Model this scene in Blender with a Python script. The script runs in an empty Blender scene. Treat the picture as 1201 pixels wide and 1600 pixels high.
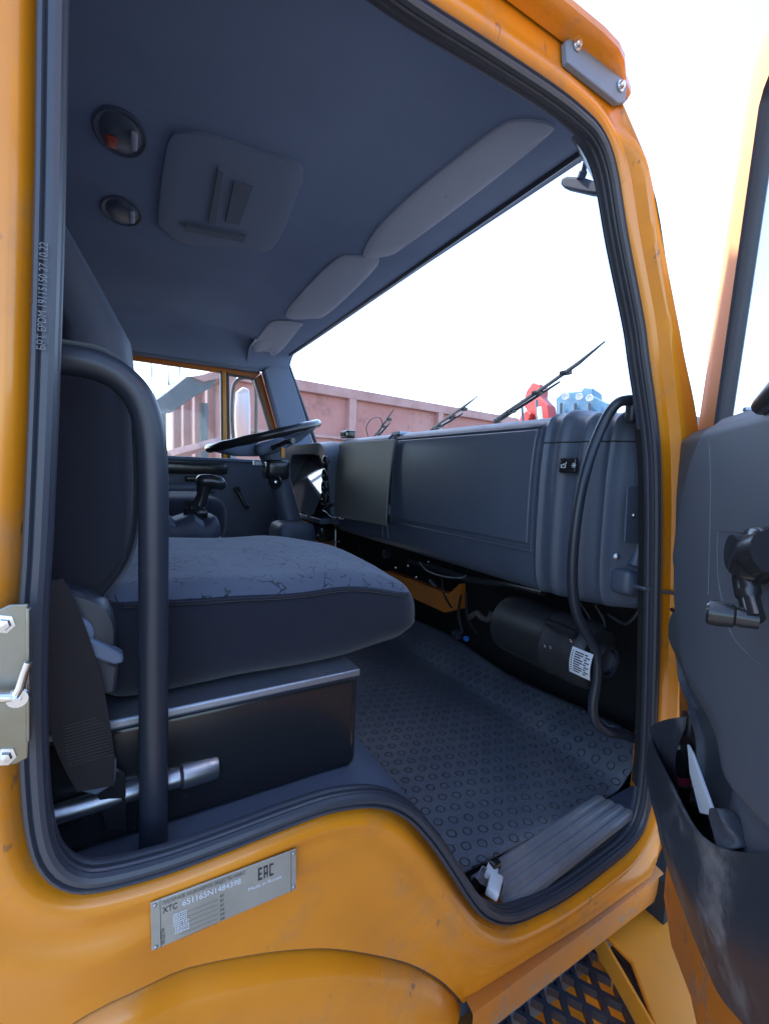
import bpy, bmesh, math, random
from mathutils import Vector, Matrix, noise
from mathutils.geometry import delaunay_2d_cdt
random.seed(4)
S = bpy.context.scene
COL = S.collection
R = math.radians

# ------------------------------------------------------------------ camera
# Truck frame: +X is forward, +Y runs across the cab to the driver's side, Z is up.
# The door opening lies in the plane y = 0; the camera hangs half a metre outside it.
AX = Vector((0.8681, -0.0141, 0.4961)).normalized()
AY = Vector((-0.4951, -0.0934, 0.8637))
AY = (AY - AX * AX.dot(AY)).normalized()
AZ = AX.cross(AY)
F = 703.0
CAM = Vector((0.0, -0.5, 0.0))
cd = bpy.data.cameras.new('camera'); cam = bpy.data.objects.new('camera', cd); COL.objects.link(cam)
right = Vector((AX[0], AY[0], AZ[0])); down = Vector((AX[1], AY[1], AZ[1])); fwd = Vector((AX[2], AY[2], AZ[2]))
M3 = Matrix((right, -down, -fwd)).transposed()
cam.matrix_world = Matrix.Translation(CAM) @ M3.to_4x4()
cd.sensor_fit = 'HORIZONTAL'; cd.sensor_width = 36.0; cd.lens = F / 1201.0 * 36.0
cd.clip_start = 0.01; cd.clip_end = 3000
S.camera = cam

def ray(u, v):
    c = Vector((u - 600.5, v - 800.0, F))
    return Vector((c.dot(AX), c.dot(AY), c.dot(AZ)))
def on(u, v, x=None, y=None, z=None):
    d = ray(u, v)
    if y is not None: return CAM + d * ((y - CAM.y) / d.y)
    if x is not None: return CAM + d * ((x - CAM.x) / d.x)
    return CAM + d * ((z - CAM.z) / d.z)
def onp(u, v, H, n, off=0.0):
    d = ray(u, v)
    return CAM + d * ((off - n.dot(CAM - H)) / n.dot(d))

# ------------------------------------------------------------------ light
SUN_EL, SUN_AZ = 52.0, 112.0       # azimuth measured from +X towards +Y
w = bpy.data.worlds.new('World'); S.world = w; w.use_nodes = True
nt = w.node_tree; bg = nt.nodes['Background']
sky = nt.nodes.new('ShaderNodeTexSky'); sky.sky_type = 'NISHITA'; sky.sun_disc = False
sky.sun_elevation = R(SUN_EL); sky.sun_rotation = R(90 - SUN_AZ)
sky.air_density = 1.0; sky.dust_density = 1.5; sky.ozone_density = 3.0
nt.links.new(sky.outputs[0], bg.inputs[0]); bg.inputs[1].default_value = 0.15
sl = bpy.data.lights.new('sun', 'SUN'); sl.energy = 2.5; sl.angle = R(3); sl.color = (1, .95, .88)
so = bpy.data.objects.new('sun', sl); COL.objects.link(so)
sd = Vector((math.cos(R(SUN_AZ)) * math.cos(R(SUN_EL)), math.sin(R(SUN_AZ)) * math.cos(R(SUN_EL)), math.sin(R(SUN_EL))))
so.rotation_euler = sd.to_track_quat('Z', 'Y').to_euler()
S.view_settings.view_transform = 'Standard'; S.view_settings.look = 'None'
S.view_settings.exposure = 2.45; S.view_settings.gamma = 1.0
S.render.engine = 'CYCLES'
S.cycles.max_bounces = 8; S.cycles.diffuse_bounces = 5; S.cycles.transparent_max_bounces = 12
S.cycles.use_denoising = True

# ------------------------------------------------------------------ materials
def mat(name, col, rough=.5, metal=0., bump=None, mott=None, coat=0., dust=None, spec=.5, sheen=0., rvar=0., specks=None):
    """mott=(colour, scale, amount): large soft variation; dust=(colour, scale, lo, hi): patches with an edge; bump=(scale, strength)"""
    m = bpy.data.materials.new(name); m.use_nodes = True
    n = m.node_tree; b = n.nodes['Principled BSDF']; L = n.links.new
    b.inputs['Roughness'].default_value = rough; b.inputs['Metallic'].default_value = metal
    b.inputs['Coat Weight'].default_value = coat; b.inputs['Coat Roughness'].default_value = .08
    b.inputs['Specular IOR Level'].default_value = spec
    b.inputs['Sheen Weight'].default_value = sheen
    tc = n.nodes.new('ShaderNodeTexCoord').outputs['Object']
    c = n.nodes.new('ShaderNodeRGB'); c.outputs[0].default_value = (*col, 1); cur = c.outputs[0]
    def nz(scale, det=5, rg=.6):
        t = n.nodes.new('ShaderNodeTexNoise'); t.inputs['Scale'].default_value = scale
        t.inputs['Detail'].default_value = det; t.inputs['Roughness'].default_value = rg; L(tc, t.inputs['Vector']); return t.outputs['Fac']
    def mix(fac, a, bcol):
        x = n.nodes.new('ShaderNodeMix'); x.data_type = 'RGBA'; L(fac, x.inputs[0]); L(a, x.inputs[6]); x.inputs[7].default_value = (*bcol, 1); return x.outputs[2]
    def ramp(fac, lo, hi, top=1.):
        x = n.nodes.new('ShaderNodeMapRange'); x.inputs[1].default_value = lo; x.inputs[2].default_value = hi; x.inputs[4].default_value = top; x.interpolation_type = 'SMOOTHSTEP'
        L(fac, x.inputs[0]); return x.outputs[0]
    if mott: cur = mix(ramp(nz(mott[1], 4), .35, .7, mott[2]), cur, mott[0])
    if dust:
        f = ramp(nz(dust[1], 9, .7), dust[2], dust[3], dust[4] if len(dust) > 4 else .8)
        cur = mix(f, cur, dust[0])
        r = n.nodes.new('ShaderNodeMapRange'); r.inputs[3].default_value = rough; r.inputs[4].default_value = max(rough, .8); L(f, r.inputs[0]); L(r.outputs[0], b.inputs['Roughness'])
    if specks:      # (colour, scale, lo, hi): chips and fine scuffs, stretched a little
        mp = n.nodes.new('ShaderNodeMapping'); mp.inputs['Scale'].default_value = (1, 1, .45); L(tc, mp.inputs[0])
        t = n.nodes.new('ShaderNodeTexNoise'); t.inputs['Scale'].default_value = specks[1]; t.inputs['Detail'].default_value = 3; L(mp.outputs[0], t.inputs['Vector'])
        t2 = nz(5., 3); f1 = ramp(t.outputs['Fac'], specks[2], specks[3]); f2 = ramp(t2, .5, .62)
        mu = n.nodes.new('ShaderNodeMath'); mu.operation = 'MULTIPLY'; L(f1, mu.inputs[0]); L(f2, mu.inputs[1]); cur = mix(mu.outputs[0], cur, specks[0])
    if rvar and not dust:
        r = n.nodes.new('ShaderNodeMapRange'); r.inputs[1].default_value = .3; r.inputs[2].default_value = .7
        r.inputs[3].default_value = rough; r.inputs[4].default_value = rough + rvar; L(nz(9, 6), r.inputs[0]); L(r.outputs[0], b.inputs['Roughness'])
    L(cur, b.inputs['Base Color'])
    if bump:
        bn = n.nodes.new('ShaderNodeBump'); bn.inputs['Strength'].default_value = bump[1]; bn.inputs['Distance'].default_value = bump[2] if len(bump) > 2 else .001
        L(nz(bump[0], 3), bn.inputs['Height']); L(bn.outputs[0], b.inputs['Normal'])
    m['_bsdf'] = 1
    return m

ORANGE = (.70, .250, .010)
M = {}
M['paint'] = mat('orange_paint', ORANGE, .28, coat=.3, mott=((.54, .17, .006), 3., .6), dust=((.34, .19, .09), 5., .50, .72, .65), bump=(350, .06, .0006), specks=((.26, .12, .05), 70, .64, .69))
M['paint_dirty'] = mat('dusty_orange_paint', (.48, .155, .012), .5, mott=((.34, .15, .06), 5., .9), dust=((.22, .15, .10), 12., .54, .62), bump=(40, .1))
M['paint_jamb'] = mat('jamb_orange_paint', (.52, .145, .008), .5, mott=((.38, .11, .02), 5., .8), dust=((.28, .13, .05), 14., .6, .8), bump=(60, .08))
M['paint_fade'] = mat('orange_step_paint', (.66, .23, .01), .45, mott=((.5, .2, .03), 4., .6), dust=((.35, .2, .08), 12., .55, .8), bump=(50, .1))
M['rubber'] = mat('black_rubber', (.038, .044, .060), .42, bump=(350, .15, .0005), dust=((.12, .105, .085), 16., .62, .88, .5))  # base colour lifted slightly for veiling glare; the patches are dust
M['plastic'] = mat('grey_black_plastic', (.068, .086, .122), .40, bump=(900, .25, .0004), mott=((.080, .100, .138), 4., .7), spec=.5, rvar=.1)  # lifted, blued base colour stands in for glare over the dash
M['plastic_dusty'] = mat('dusty_black_plastic', (.040, .048, .062), .5, bump=(800, .25, .0005), dust=((.17, .16, .15), 8., .60, .92, .5))
M['panel'] = mat('satin_black_lid', (.082, .102, .142), .38, mott=((.094, .112, .148), 5., .7), dust=((.16, .17, .19), 7., .62, .9, .35), bump=(1200, .2, .0003), spec=.55, rvar=.08)  # colour raised to carry the veiling glare on the lid
M['gloss'] = mat('gloss_black', (.018, .019, .022), .22, bump=(60, .05), dust=((.10, .095, .09), 20., .6, .9, .5))
M['steel_black'] = mat('black_powder_coat', (.022, .027, .040), .38, bump=(500, .2, .0004), dust=((.12, .11, .10), 10., .62, .9, .5), rvar=.1)
M['headliner'] = mat('grey_headliner', (.22, .295, .45), .85, bump=(700, .3, .0006), mott=((.18, .245, .39), 3., .6), spec=.25)  # grey lining brightened and blued in colour, standing in for lens glare
M['headliner_light'] = mat('pale_visor_vinyl', (.44, .50, .62), .6, bump=(500, .2, .0005), spec=.35)
M['trimgrey'] = mat('mid_grey_trim', (.13, .165, .24), .6, bump=(600, .2, .0005))
M['fabric'] = mat('side_fabric', (.014, .016, .026), .95, bump=(900, .6, .0012), sheen=.2, dust=((.10, .095, .10), 9., .66, .95, .5), spec=.2)
M['back_fabric'] = mat('backrest_fabric', (.019, .021, .032), .95, bump=(900, .6, .0012), sheen=.2, spec=.2)
M['vinyl'] = mat('headrest_vinyl', (.036, .044, .066), .6, bump=(500, .3, .0006))
M['webbing'] = mat('belt_webbing', (.022, .018, .020), .9, bump=(900, .8, .001), dust=((.10, .09, .08), 14., .62, .9, .5))
M['alu'] = mat('scuffed_aluminium', (.36, .40, .47), .52, 1., bump=(90, .2), dust=((.26, .23, .20), 18., .48, .75, .7))
M['zinc'] = mat('zinc_plate', (.30, .30, .27), .42, 1., mott=((.26, .24, .17), 12., .8), bump=(50, .2), dust=((.30, .26, .20), 22., .6, .85, .6))
M['chrome'] = mat('chrome', (.75, .77, .80), .18, 1., rvar=.15)
M['steel'] = mat('bare_steel', (.42, .44, .48), .4, 1., bump=(120, .25), dust=((.18, .15, .13), 25., .55, .8, .6))
M['white'] = mat('white_plastic', (.72, .73, .76), .45, mott=((.55, .54, .52), 30., .5))
M['bluegrey'] = mat('blue_grey_bracket', (.16, .24, .34), .5, bump=(120, .2), dust=((.3, .3, .3), 18., .6, .85, .5))
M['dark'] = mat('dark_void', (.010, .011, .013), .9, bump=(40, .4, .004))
M['wire'] = mat('wire_black', (.012, .012, .014), .45)
M['redlens'] = mat('red_plastic', (.45, .05, .03), .4)
M['redlabel'] = mat('red_label', (.42, .03, .06), .5)
M['bluecap'] = mat('blue_cap', (.03, .16, .5), .4)
M['paper'] = mat('pale_paper', (.50, .56, .62), .8, bump=(25, .4, .002))
M['pink'] = mat('faded_red_steel', (.40, .165, .145), .75, mott=((.46, .24, .21), .9, .9), dust=((.20, .10, .08), 3.5, .52, .7, .7), bump=(15, .4, .006))
M['pinkrib'] = mat('faded_pink_rib', (.46, .27, .25), .7, mott=((.34, .18, .16), 2.5, .9), bump=(15, .3, .004))
M['red'] = mat('red_crane', (.40, .025, .02), .5, mott=((.4, .05, .05), 2, .5))
M['machineblue'] = mat('blue_machine', (.04, .15, .27), .55, mott=((.10, .2, .28), 2, .6))
M['conveyor'] = mat('grey_blue_steel', (.09, .12, .15), .7, mott=((.13, .14, .15), 3, .7))
M['ink'] = mat('ink', (.03, .03, .035), .6)
M['inkpale'] = mat('pale_ink', (.62, .66, .74), .6)
M['sealprint'] = mat('seal_print', (.13, .135, .15), .7)
M['label'] = mat('white_label', (.66, .69, .72), .55)
M['plate'] = mat('data_plate_metal', (.42, .43, .40), .42, .6, mott=((.33, .33, .30), 9., .8), bump=(40, .1), dust=((.33, .30, .24), 24., .58, .85, .5))
M['ground'] = mat('gravel_ground', (.16, .145, .125), .9, mott=((.11, .10, .09), 1.5, .9), bump=(25, .8, .02))
M['mirrorglass'] = mat('mirror_glass', (.7, .72, .75), .30, 1.)
M['brown'] = mat('hose_brown', (.10, .085, .075), .7, bump=(120, .4, .001))

def glassmat(name, tint, refl, dust=0.):
    m = bpy.data.materials.new(name); m.use_nodes = True; n = m.node_tree; L = n.links.new
    for x in list(n.nodes):
        if x.type != 'OUTPUT_MATERIAL': n.nodes.remove(x)
    out = [x for x in n.nodes][0]
    t = n.nodes.new('ShaderNodeBsdfTransparent'); t.inputs[0].default_value = (*tint, 1)
    g = n.nodes.new('ShaderNodeBsdfGlossy'); g.inputs['Roughness'].default_value = .03
    fr = n.nodes.new('ShaderNodeFresnel'); fr.inputs[0].default_value = 1.45
    mu = n.nodes.new('ShaderNodeMath'); mu.operation = 'MULTIPLY'; mu.inputs[1].default_value = refl; L(fr.outputs[0], mu.inputs[0])
    mx = n.nodes.new('ShaderNodeMixShader'); L(mu.outputs[0], mx.inputs[0]); L(t.outputs[0], mx.inputs[1]); L(g.outputs[0], mx.inputs[2])
    if dust:
        d = n.nodes.new('ShaderNodeBsdfDiffuse'); d.inputs[0].default_value = (.7, .72, .75, 1)
        tl = n.nodes.new('ShaderNodeBsdfTranslucent'); tl.inputs[0].default_value = (.7, .72, .75, 1)
        ad = n.nodes.new('ShaderNodeMixShader'); L(d.outputs[0], ad.inputs[1]); L(tl.outputs[0], ad.inputs[2])
        tc = n.nodes.new('ShaderNodeTexCoord'); nz = n.nodes.new('ShaderNodeTexNoise'); nz.inputs['Scale'].default_value = 6; nz.inputs['Detail'].default_value = 9
        L(tc.outputs['Object'], nz.inputs['Vector']); mr = n.nodes.new('ShaderNodeMapRange'); mr.inputs[1].default_value = .35; mr.inputs[2].default_value = .8; mr.inputs[3].default_value = dust * .4; mr.inputs[4].default_value = dust * 1.6
        L(nz.outputs['Fac'], mr.inputs[0]); m2 = n.nodes.new('ShaderNodeMixShader'); L(mr.outputs[0], m2.inputs[0]); L(mx.outputs[0], m2.inputs[1]); L(ad.outputs[0], m2.inputs[2]); mx = m2
    L(mx.outputs[0], out.inputs['Surface']); return m
M['glass'] = glassmat('window_glass', (.95, .97, .98), .18, .018)
M['glass_dusty'] = glassmat('dusty_window_glass', (.86, .90, .91), .5, .03)

def fabric_top():
    m = mat('seat_pattern_fabric', (.078, .095, .138), .95, bump=(900, .6, .0012), sheen=.3, spec=.2)
    n = m.node_tree; L = n.links.new; b = n.nodes['Principled BSDF']
    tc = n.nodes.new('ShaderNodeTexCoord')
    nz = n.nodes.new('ShaderNodeTexNoise'); nz.inputs['Scale'].default_value = 22; L(tc.outputs['Object'], nz.inputs['Vector'])
    mx = n.nodes.new('ShaderNodeMix'); mx.data_type = 'VECTOR'; mx.inputs[0].default_value = .06; L(tc.outputs['Object'], mx.inputs[4]); L(nz.outputs['Color'], mx.inputs[5])
    vo = n.nodes.new('ShaderNodeTexVoronoi'); vo.feature = 'DISTANCE_TO_EDGE'; vo.inputs['Scale'].default_value = 46; L(mx.outputs[1], vo.inputs['Vector'])
    r = n.nodes.new('ShaderNodeMapRange'); r.inputs[1].default_value = .025; r.inputs[2].default_value = .06; r.inputs[3].default_value = 1; r.inputs[4].default_value = 0; L(vo.outputs['Distance'], r.inputs[0])
    n2 = n.nodes.new('ShaderNodeTexNoise'); n2.inputs['Scale'].default_value = 38; L(tc.outputs['Object'], n2.inputs['Vector'])
    r2 = n.nodes.new('ShaderNodeMapRange'); r2.inputs[1].default_value = .48; r2.inputs[2].default_value = .54; L(n2.outputs['Fac'], r2.inputs[0])
    mu = n.nodes.new('ShaderNodeMath'); mu.operation = 'MULTIPLY'; L(r.outputs[0], mu.inputs[0]); L(r2.outputs[0], mu.inputs[1])
    c = n.nodes.new('ShaderNodeMix'); c.data_type = 'RGBA'; c.inputs[6].default_value = (.078, .095, .138, 1); c.inputs[7].default_value = (.016, .020, .032, 1); L(mu.outputs[0], c.inputs[0])
    L(c.outputs[2], b.inputs['Base Color']); return m
M['fabric_top'] = fabric_top()

def ringmat():
    """rubber mat moulded with staggered rings"""
    m = mat('ring_stud_rubber', (.055, .064, .082), .42, spec=.5)
    n = m.node_tree; L = n.links.new; b = n.nodes['Principled BSDF']
    def math_(op, a, bb=None, c=None):
        x = n.nodes.new('ShaderNodeMath'); x.operation = op
        for i, v in enumerate((a, bb, c)):
            if v is None: continue
            if isinstance(v, (int, float)): x.inputs[i].default_value = v
            else: L(v, x.inputs[i])
        return x.outputs[0]
    tc = n.nodes.new('ShaderNodeTexCoord'); sp = n.nodes.new('ShaderNodeSeparateXYZ'); L(tc.outputs['UV'], sp.inputs[0])
    P = 30.0
    u = math_('MULTIPLY', sp.outputs[0], P); v = math_('MULTIPLY', sp.outputs[1], P)
    row = math_('FLOOR', v); odd = math_('MULTIPLY', math_('MODULO', row, 2.0), .5)
    fu = math_('SUBTRACT', math_('FRACT', math_('ADD', u, odd)), .5); fv = math_('SUBTRACT', math_('FRACT', v), .5)
    d = math_('SQRT', math_('ADD', math_('MULTIPLY', fu, fu), math_('MULTIPLY', fv, fv)))
    ring = math_('SUBTRACT', 1.0, math_('MINIMUM', math_('DIVIDE', math_('ABSOLUTE', math_('SUBTRACT', d, .26)), .06), 1.0))
    bn = n.nodes.new('ShaderNodeBump'); bn.inputs['Strength'].default_value = 1.; bn.inputs['Distance'].default_value = .004
    nz = n.nodes.new('ShaderNodeTexNoise'); nz.inputs['Scale'].default_value = 300; L(tc.outputs['Object'], nz.inputs['Vector'])
    L(math_('ADD', ring, math_('MULTIPLY', nz.outputs['Fac'], .15)), bn.inputs['Height']); L(bn.outputs[0], b.inputs['Normal'])
    n2 = n.nodes.new('ShaderNodeTexNoise'); n2.inputs['Scale'].default_value = 5; n2.inputs['Detail'].default_value = 8; L(tc.outputs['Object'], n2.inputs['Vector'])
    r2 = n.nodes.new('ShaderNodeMapRange'); r2.inputs[1].default_value = .42; r2.inputs[2].default_value = .8; L(n2.outputs['Fac'], r2.inputs[0])
    wear = math_('ADD', math_('MULTIPLY', ring, .28), math_('MULTIPLY', r2.outputs[0], .50))
    c = n.nodes.new('ShaderNodeMix'); c.data_type = 'RGBA'; c.inputs[6].default_value = (.100, .118, .155, 1); c.inputs[7].default_value = (.24, .24, .24, 1); L(wear, c.inputs[0])  # mat colours lifted too, veiling glare put into the rubber
    L(c.outputs[2], b.inputs['Base Color']); return m
M['mat'] = ringmat()

# ------------------------------------------------------------------ mesh helpers
def link(name, verts, faces, m, parent=None, smooth=True, bevel=0., seg=2, uv=None, weld=True):
    me = bpy.data.meshes.new(name); me.from_pydata([tuple(v) for v in verts], [], faces)
    bm = bmesh.new(); bm.from_mesh(me)
    if weld: bmesh.ops.remove_doubles(bm, verts=bm.verts, dist=1e-6)
    bmesh.ops.recalc_face_normals(bm, faces=bm.faces)
    if uv:
        l = bm.loops.layers.uv.new('uv')
        for f in bm.faces:
            for lp in f.loops: lp[l].uv = uv(lp.vert.co)
    bm.to_mesh(me); bm.free()
    me.materials.append(M[m] if isinstance(m, str) else m)
    for p in me.polygons: p.use_smooth = smooth
    if smooth: me.set_sharp_from_angle(angle=R(38))
    o = bpy.data.objects.new(name, me); COL.objects.link(o)
    if parent: adopt(o, parent)
    if bevel:
        b = o.modifiers.new('bevel', 'BEVEL'); b.width = bevel; b.segments = seg; b.limit_method = 'ANGLE'; b.angle_limit = R(35); b.harden_normals = False
    return o
ORG = {}
def adopt(o, parent):
    o.parent = parent
    o.matrix_parent_inverse = Matrix.Translation(-ORG.get(parent.name, Vector((0, 0, 0))))
def empty(name, loc, parent=None, **kw):
    o = bpy.data.objects.new(name, None); COL.objects.link(o); o.empty_display_size = .1
    if parent is None: o.location = loc; ORG[o.name] = Vector(loc)
    else:
        adopt(o, parent); ORG[o.name] = Vector(loc); o.location = loc
    for k, v in kw.items(): o[k] = v
    return o
def tag(o, label=None, category=None, group=None, kind=None):
    for k, v in (('label', label), ('category', category), ('group', group), ('kind', kind)):
        if v: o[k] = v
    return o

class MB:
    def __init__(s): s.v = []; s.f = []
    def add(s, v, f):
        k = len(s.v); s.v += [Vector(a) for a in v]; s.f += [[i + k for i in g] for g in f]; return s
    def box(s, c, h, rot=None):
        """centre, half sizes, optional 3x3 rotation"""
        c = Vector(c); vs = []
        for x in (-1, 1):
            for y in (-1, 1):
                for z in (-1, 1):
                    p = Vector((x * h[0], y * h[1], z * h[2])); vs.append(c + (rot @ p if rot else p))
        return s.add(vs, [(0, 1, 3, 2), (4, 6, 7, 5), (0, 4, 5, 1), (2, 3, 7, 6), (0, 2, 6, 4), (1, 5, 7, 3)])
    def hexa(s, a, b):
        """a, b: two quads (4 points each) joined into a solid"""
        return s.add(list(a) + list(b), [(0, 1, 2, 3), (7, 6, 5, 4)] + [(i, (i + 1) % 4, 4 + (i + 1) % 4, 4 + i) for i in range(4)])
    def prism(s, pts, off):
        """closed outline pts extruded by vector off"""
        n = len(pts); off = Vector(off)
        return s.add(list(pts) + [Vector(p) + off for p in pts], [list(range(n)), list(range(2 * n - 1, n - 1, -1))] + [(i, (i + 1) % n, n + (i + 1) % n, n + i) for i in range(n)])
    def tube(s, pts, r, seg=14, caps=True, flat=1.0):
        pts = [Vector(p) for p in pts]; n = len(pts); rs = r if isinstance(r, (list, tuple)) else [r] * n
        t0 = (pts[1] - pts[0]).normalized(); up = Vector((0, 0, 1)) if abs(t0.z) < .9 else Vector((1, 0, 0))
        nrm = (up - t0 * up.dot(t0)).normalized(); vs = []
        for i, p in enumerate(pts):
            t = ((pts[min(i + 1, n - 1)] - pts[max(i - 1, 0)])).normalized()
            nrm = (nrm - t * nrm.dot(t)).normalized(); bn = t.cross(nrm)
            for k in range(seg):
                a = 2 * math.pi * k / seg; vs.append(p + nrm * (rs[i] * math.cos(a)) + bn * (rs[i] * flat * math.sin(a)))
        fs = [(i * seg + k, i * seg + (k + 1) % seg, (i + 1) * seg + (k + 1) % seg, (i + 1) * seg + k) for i in range(n - 1) for k in range(seg)]
        if caps: fs += [list(range(seg - 1, -1, -1)), list(range((n - 1) * seg, n * seg))]
        return s.add(vs, fs)
    def cyl(s, a, b, r, seg=20, r2=None): return s.tube([a, b], [r, r if r2 is None else r2], seg)
    def grid(s, rows, close=False):
        n = len(rows); m_ = len(rows[0]); k = m_ if close else m_ - 1
        return s.add([p for r_ in rows for p in r_], [(i * m_ + j, i * m_ + (j + 1) % m_, (i + 1) * m_ + (j + 1) % m_, (i + 1) * m_ + j) for i in range(n - 1) for j in range(k)])
    def lathe(s, c, ax, prof, seg=24):
        """profile [(r, h)] round axis ax at c"""
        ax = Vector(ax).normalized(); e = ax.orthogonal().normalized(); g = ax.cross(e)
        rows = [[Vector(c) + ax * h + (e * math.cos(2 * math.pi * k / seg) + g * math.sin(2 * math.pi * k / seg)) * max(r_, 1e-5) for k in range(seg)] for r_, h in prof]
        return s.grid(rows, True)
    def rbox(s, c, h, r, n=10, rot=None, deform=None):
        """box of half sizes h with corner radius r, optionally bent by deform(local point)"""
        c = Vector(c)
        for ax in range(3):
            for sg in (-1, 1):
                rows = []
                for i in range(n + 1):
                    row = []
                    for j in range(n + 1):
                        q = [0, 0, 0]; q[ax] = sg * h[ax]
                        def cs(t, hh):      # denser near the edges
                            t = 2 * t / n - 1; return hh * math.copysign(abs(math.sin(t * math.pi / 2)), t)
                        q[(ax + 1) % 3] = cs(i, h[(ax + 1) % 3]); q[(ax + 2) % 3] = cs(j, h[(ax + 2) % 3])
                        p = Vector(q); inn = Vector([max(-(h[k] - r), min(h[k] - r, p[k])) for k in range(3)])
                        dd = p - inn
                        if dd.length > 1e-9: p = inn + dd.normalized() * r
                        if deform: p = deform(p)
                        row.append(c + (rot @ p if rot else p))
                    rows.append(row)
                s.grid(rows)
        return s
    def out(s, name, m, parent=None, **kw): return link(name, s.v, s.f, m, parent, **kw)

def spline(pts, n=10, closed=False):
    pts = [Vector(p) for p in pts]; N = len(pts); out = []
    rng = range(N if closed else N - 1)
    for i in rng:
        g = lambda k: pts[k % N] if closed else pts[max(0, min(N - 1, k))]
        a, b, c, d = g(i - 1), g(i), g(i + 1), g(i + 2)
        for k in range(n):
            t = k / n
            out.append(.5 * ((2 * b) + (c - a) * t + (2 * a - 5 * b + 4 * c - d) * t * t + (3 * b - a - 3 * c + d) * t ** 3))
    if not closed: out.append(pts[-1])
    return out
def resample(pts, step, closed=False):
    P = pts + [pts[0]] if closed else pts
    out = [P[0].copy()]; acc = 0.
    for a, b in zip(P, P[1:]):
        L_ = (b - a).length; pos = 0.
        while acc + L_ - pos >= step and L_ > 0:
            pos += step - acc; acc = 0.; out.append(a.lerp(b, pos / L_))
        acc += L_ - pos
    if closed and (out[-1] - out[0]).length < step * .5: out.pop()
    return out
def text_mesh(body, size, origin, ex, ey, name, m, parent, align='LEFT', thick=.0006, width=1., bold=0.):
    cu = bpy.data.curves.new(name, 'FONT'); cu.body = body; cu.size = size; cu.align_x = align; cu.offset = bold
    to = bpy.data.objects.new('tmp', cu); COL.objects.link(to)
    bpy.context.view_layer.update()
    me = to.to_mesh(); ex = Vector(ex).normalized(); ey = Vector(ey).normalized(); ez = ex.cross(ey)
    vs = [Vector(origin) + ex * (v.co.x * width) + ey * v.co.y + ez * thick for v in me.vertices]
    fs = [tuple(p.vertices) for p in me.polygons]; to.to_mesh_clear(); bpy.data.objects.remove(to)
    return vs, fs
M['boardlid'] = mat('grey_board', (.15, .15, .135), .42, bump=(300, .15, .0004), mott=((.15, .14, .115), 5., .6))
M['stitch'] = mat('stitch_thread', (.10, .09, .09), .9)
M['heaterblack'] = mat('heater_black', (.022, .022, .024), .45, bump=(300, .2, .0006), dust=((.12, .105, .085), 9., .5, .8, .7))
M['doorplastic'] = mat('door_trim_plastic', (.082, .096, .122), .48, bump=(900, .25, .0005), mott=((.095, .108, .130), 4., .7), dust=((.20, .20, .21), 9., .60, .85, .5))  # colour lightened to imitate veiling glare over the door trim
M['pocketplastic'] = mat('pocket_plastic', (.030, .034, .044), .38, bump=(700, .25, .0005), dust=((.24, .24, .25), 8., .50, .72, .65))
def gaugem():
    m = mat('gauge_glass', (.02, .02, .025), .03, spec=1.0, coat=1.0); return m
M['gaugeglass'] = gaugem()
M['platform'] = mat('dusty_grey_platform', (.075, .095, .14), .6, bump=(500, .3, .0005), dust=((.17, .16, .15), 7., .5, .8, .6))
M['lampshell'] = mat('lamp_shell', (.085, .115, .18), .45, bump=(300, .15, .0004))
M['hatchgrey'] = mat('hatch_grey', (.20, .265, .39), .7, bump=(400, .2, .0005))
M['recliner'] = mat('recliner_plastic', (.028, .034, .050), .45, bump=(600, .25, .0005), dust=((.12, .12, .12), 12., .6, .9, .4))
M['mirrorblack'] = mat('mirror_black', (.008, .014, .03), .7, spec=.15)
M['paint_matt'] = mat('weathered_orange_paint', (.60, .27, .10), .65, mott=((.52, .23, .08), 5., .5), spec=.25, bump=(200, .1, .0005))
M['recliner'] = mat('recliner_plastic', (.028, .034, .050), .45, bump=(600, .25, .0005), dust=((.12, .12, .12), 12., .6, .9, .4))
M['mirrorblack'] = mat('mirror_black', (.008, .014, .03), .7, spec=.15)
M['paint_matt'] = mat('weathered_orange_paint', (.60, .27, .10), .65, mott=((.52, .23, .08), 5., .5), spec=.25, bump=(200, .1, .0005))
M['sillmetal'] = mat('worn_sill_metal', (.20, .22, .26), .5, .45, bump=(120, .3, .0008), mott=((.28, .29, .31), 14., .8), dust=((.20, .18, .16), 11., .46, .70, .8))
# ------------------------------------------------------------------ setting
g = MB(); g.add([(-400, -400, -2.0), (400, -400, -2.0), (400, 400, -2.0), (-400, 400, -2.0)], [(0, 1, 2, 3)])
tag(g.out('ground', 'ground', smooth=False), kind='structure')

# ------------------------------------------------------------------ the truck
truck = empty('truck', (0.35, 1.1, -2.0))
tag(truck, 'orange truck with its passenger door open on a dark grey cab with seats and dashboard', 'truck')

def P2(u, v): p = on(u, v, y=0); return Vector((p.x, 0, p.z))
px = [(62, 0), (58, 300), (50, 600), (40, 850), (34, 950), (32, 1080), (36, 1220), (46, 1310), (66, 1358), (100, 1383), (150, 1387), (250, 1362),
      (350, 1326), (450, 1287), (520, 1264), (585, 1258), (630, 1275), (668, 1314), (700, 1360), (728, 1403), (752, 1430), (785, 1441), (820, 1432), (880, 1401),
      (940, 1357), (985, 1318), (1007, 1275), (1018, 1200), (1024, 1050), (1027, 900), (1028, 780), (1024, 680), (1008, 560), (1000, 500), (975, 370), (957, 262), (935, 205), (900, 168), (850, 130), (750, 64), (650, 0)]
LOOP = [P2(*q) for q in px] + [Vector((.18, 0, .565)), Vector((.03, 0, .560)), Vector((-.035, 0, .53)), Vector((-.052, 0, .465))]
LOOP = resample(spline(LOOP, 8, True), .012, True)
NL = len(LOOP)
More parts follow.
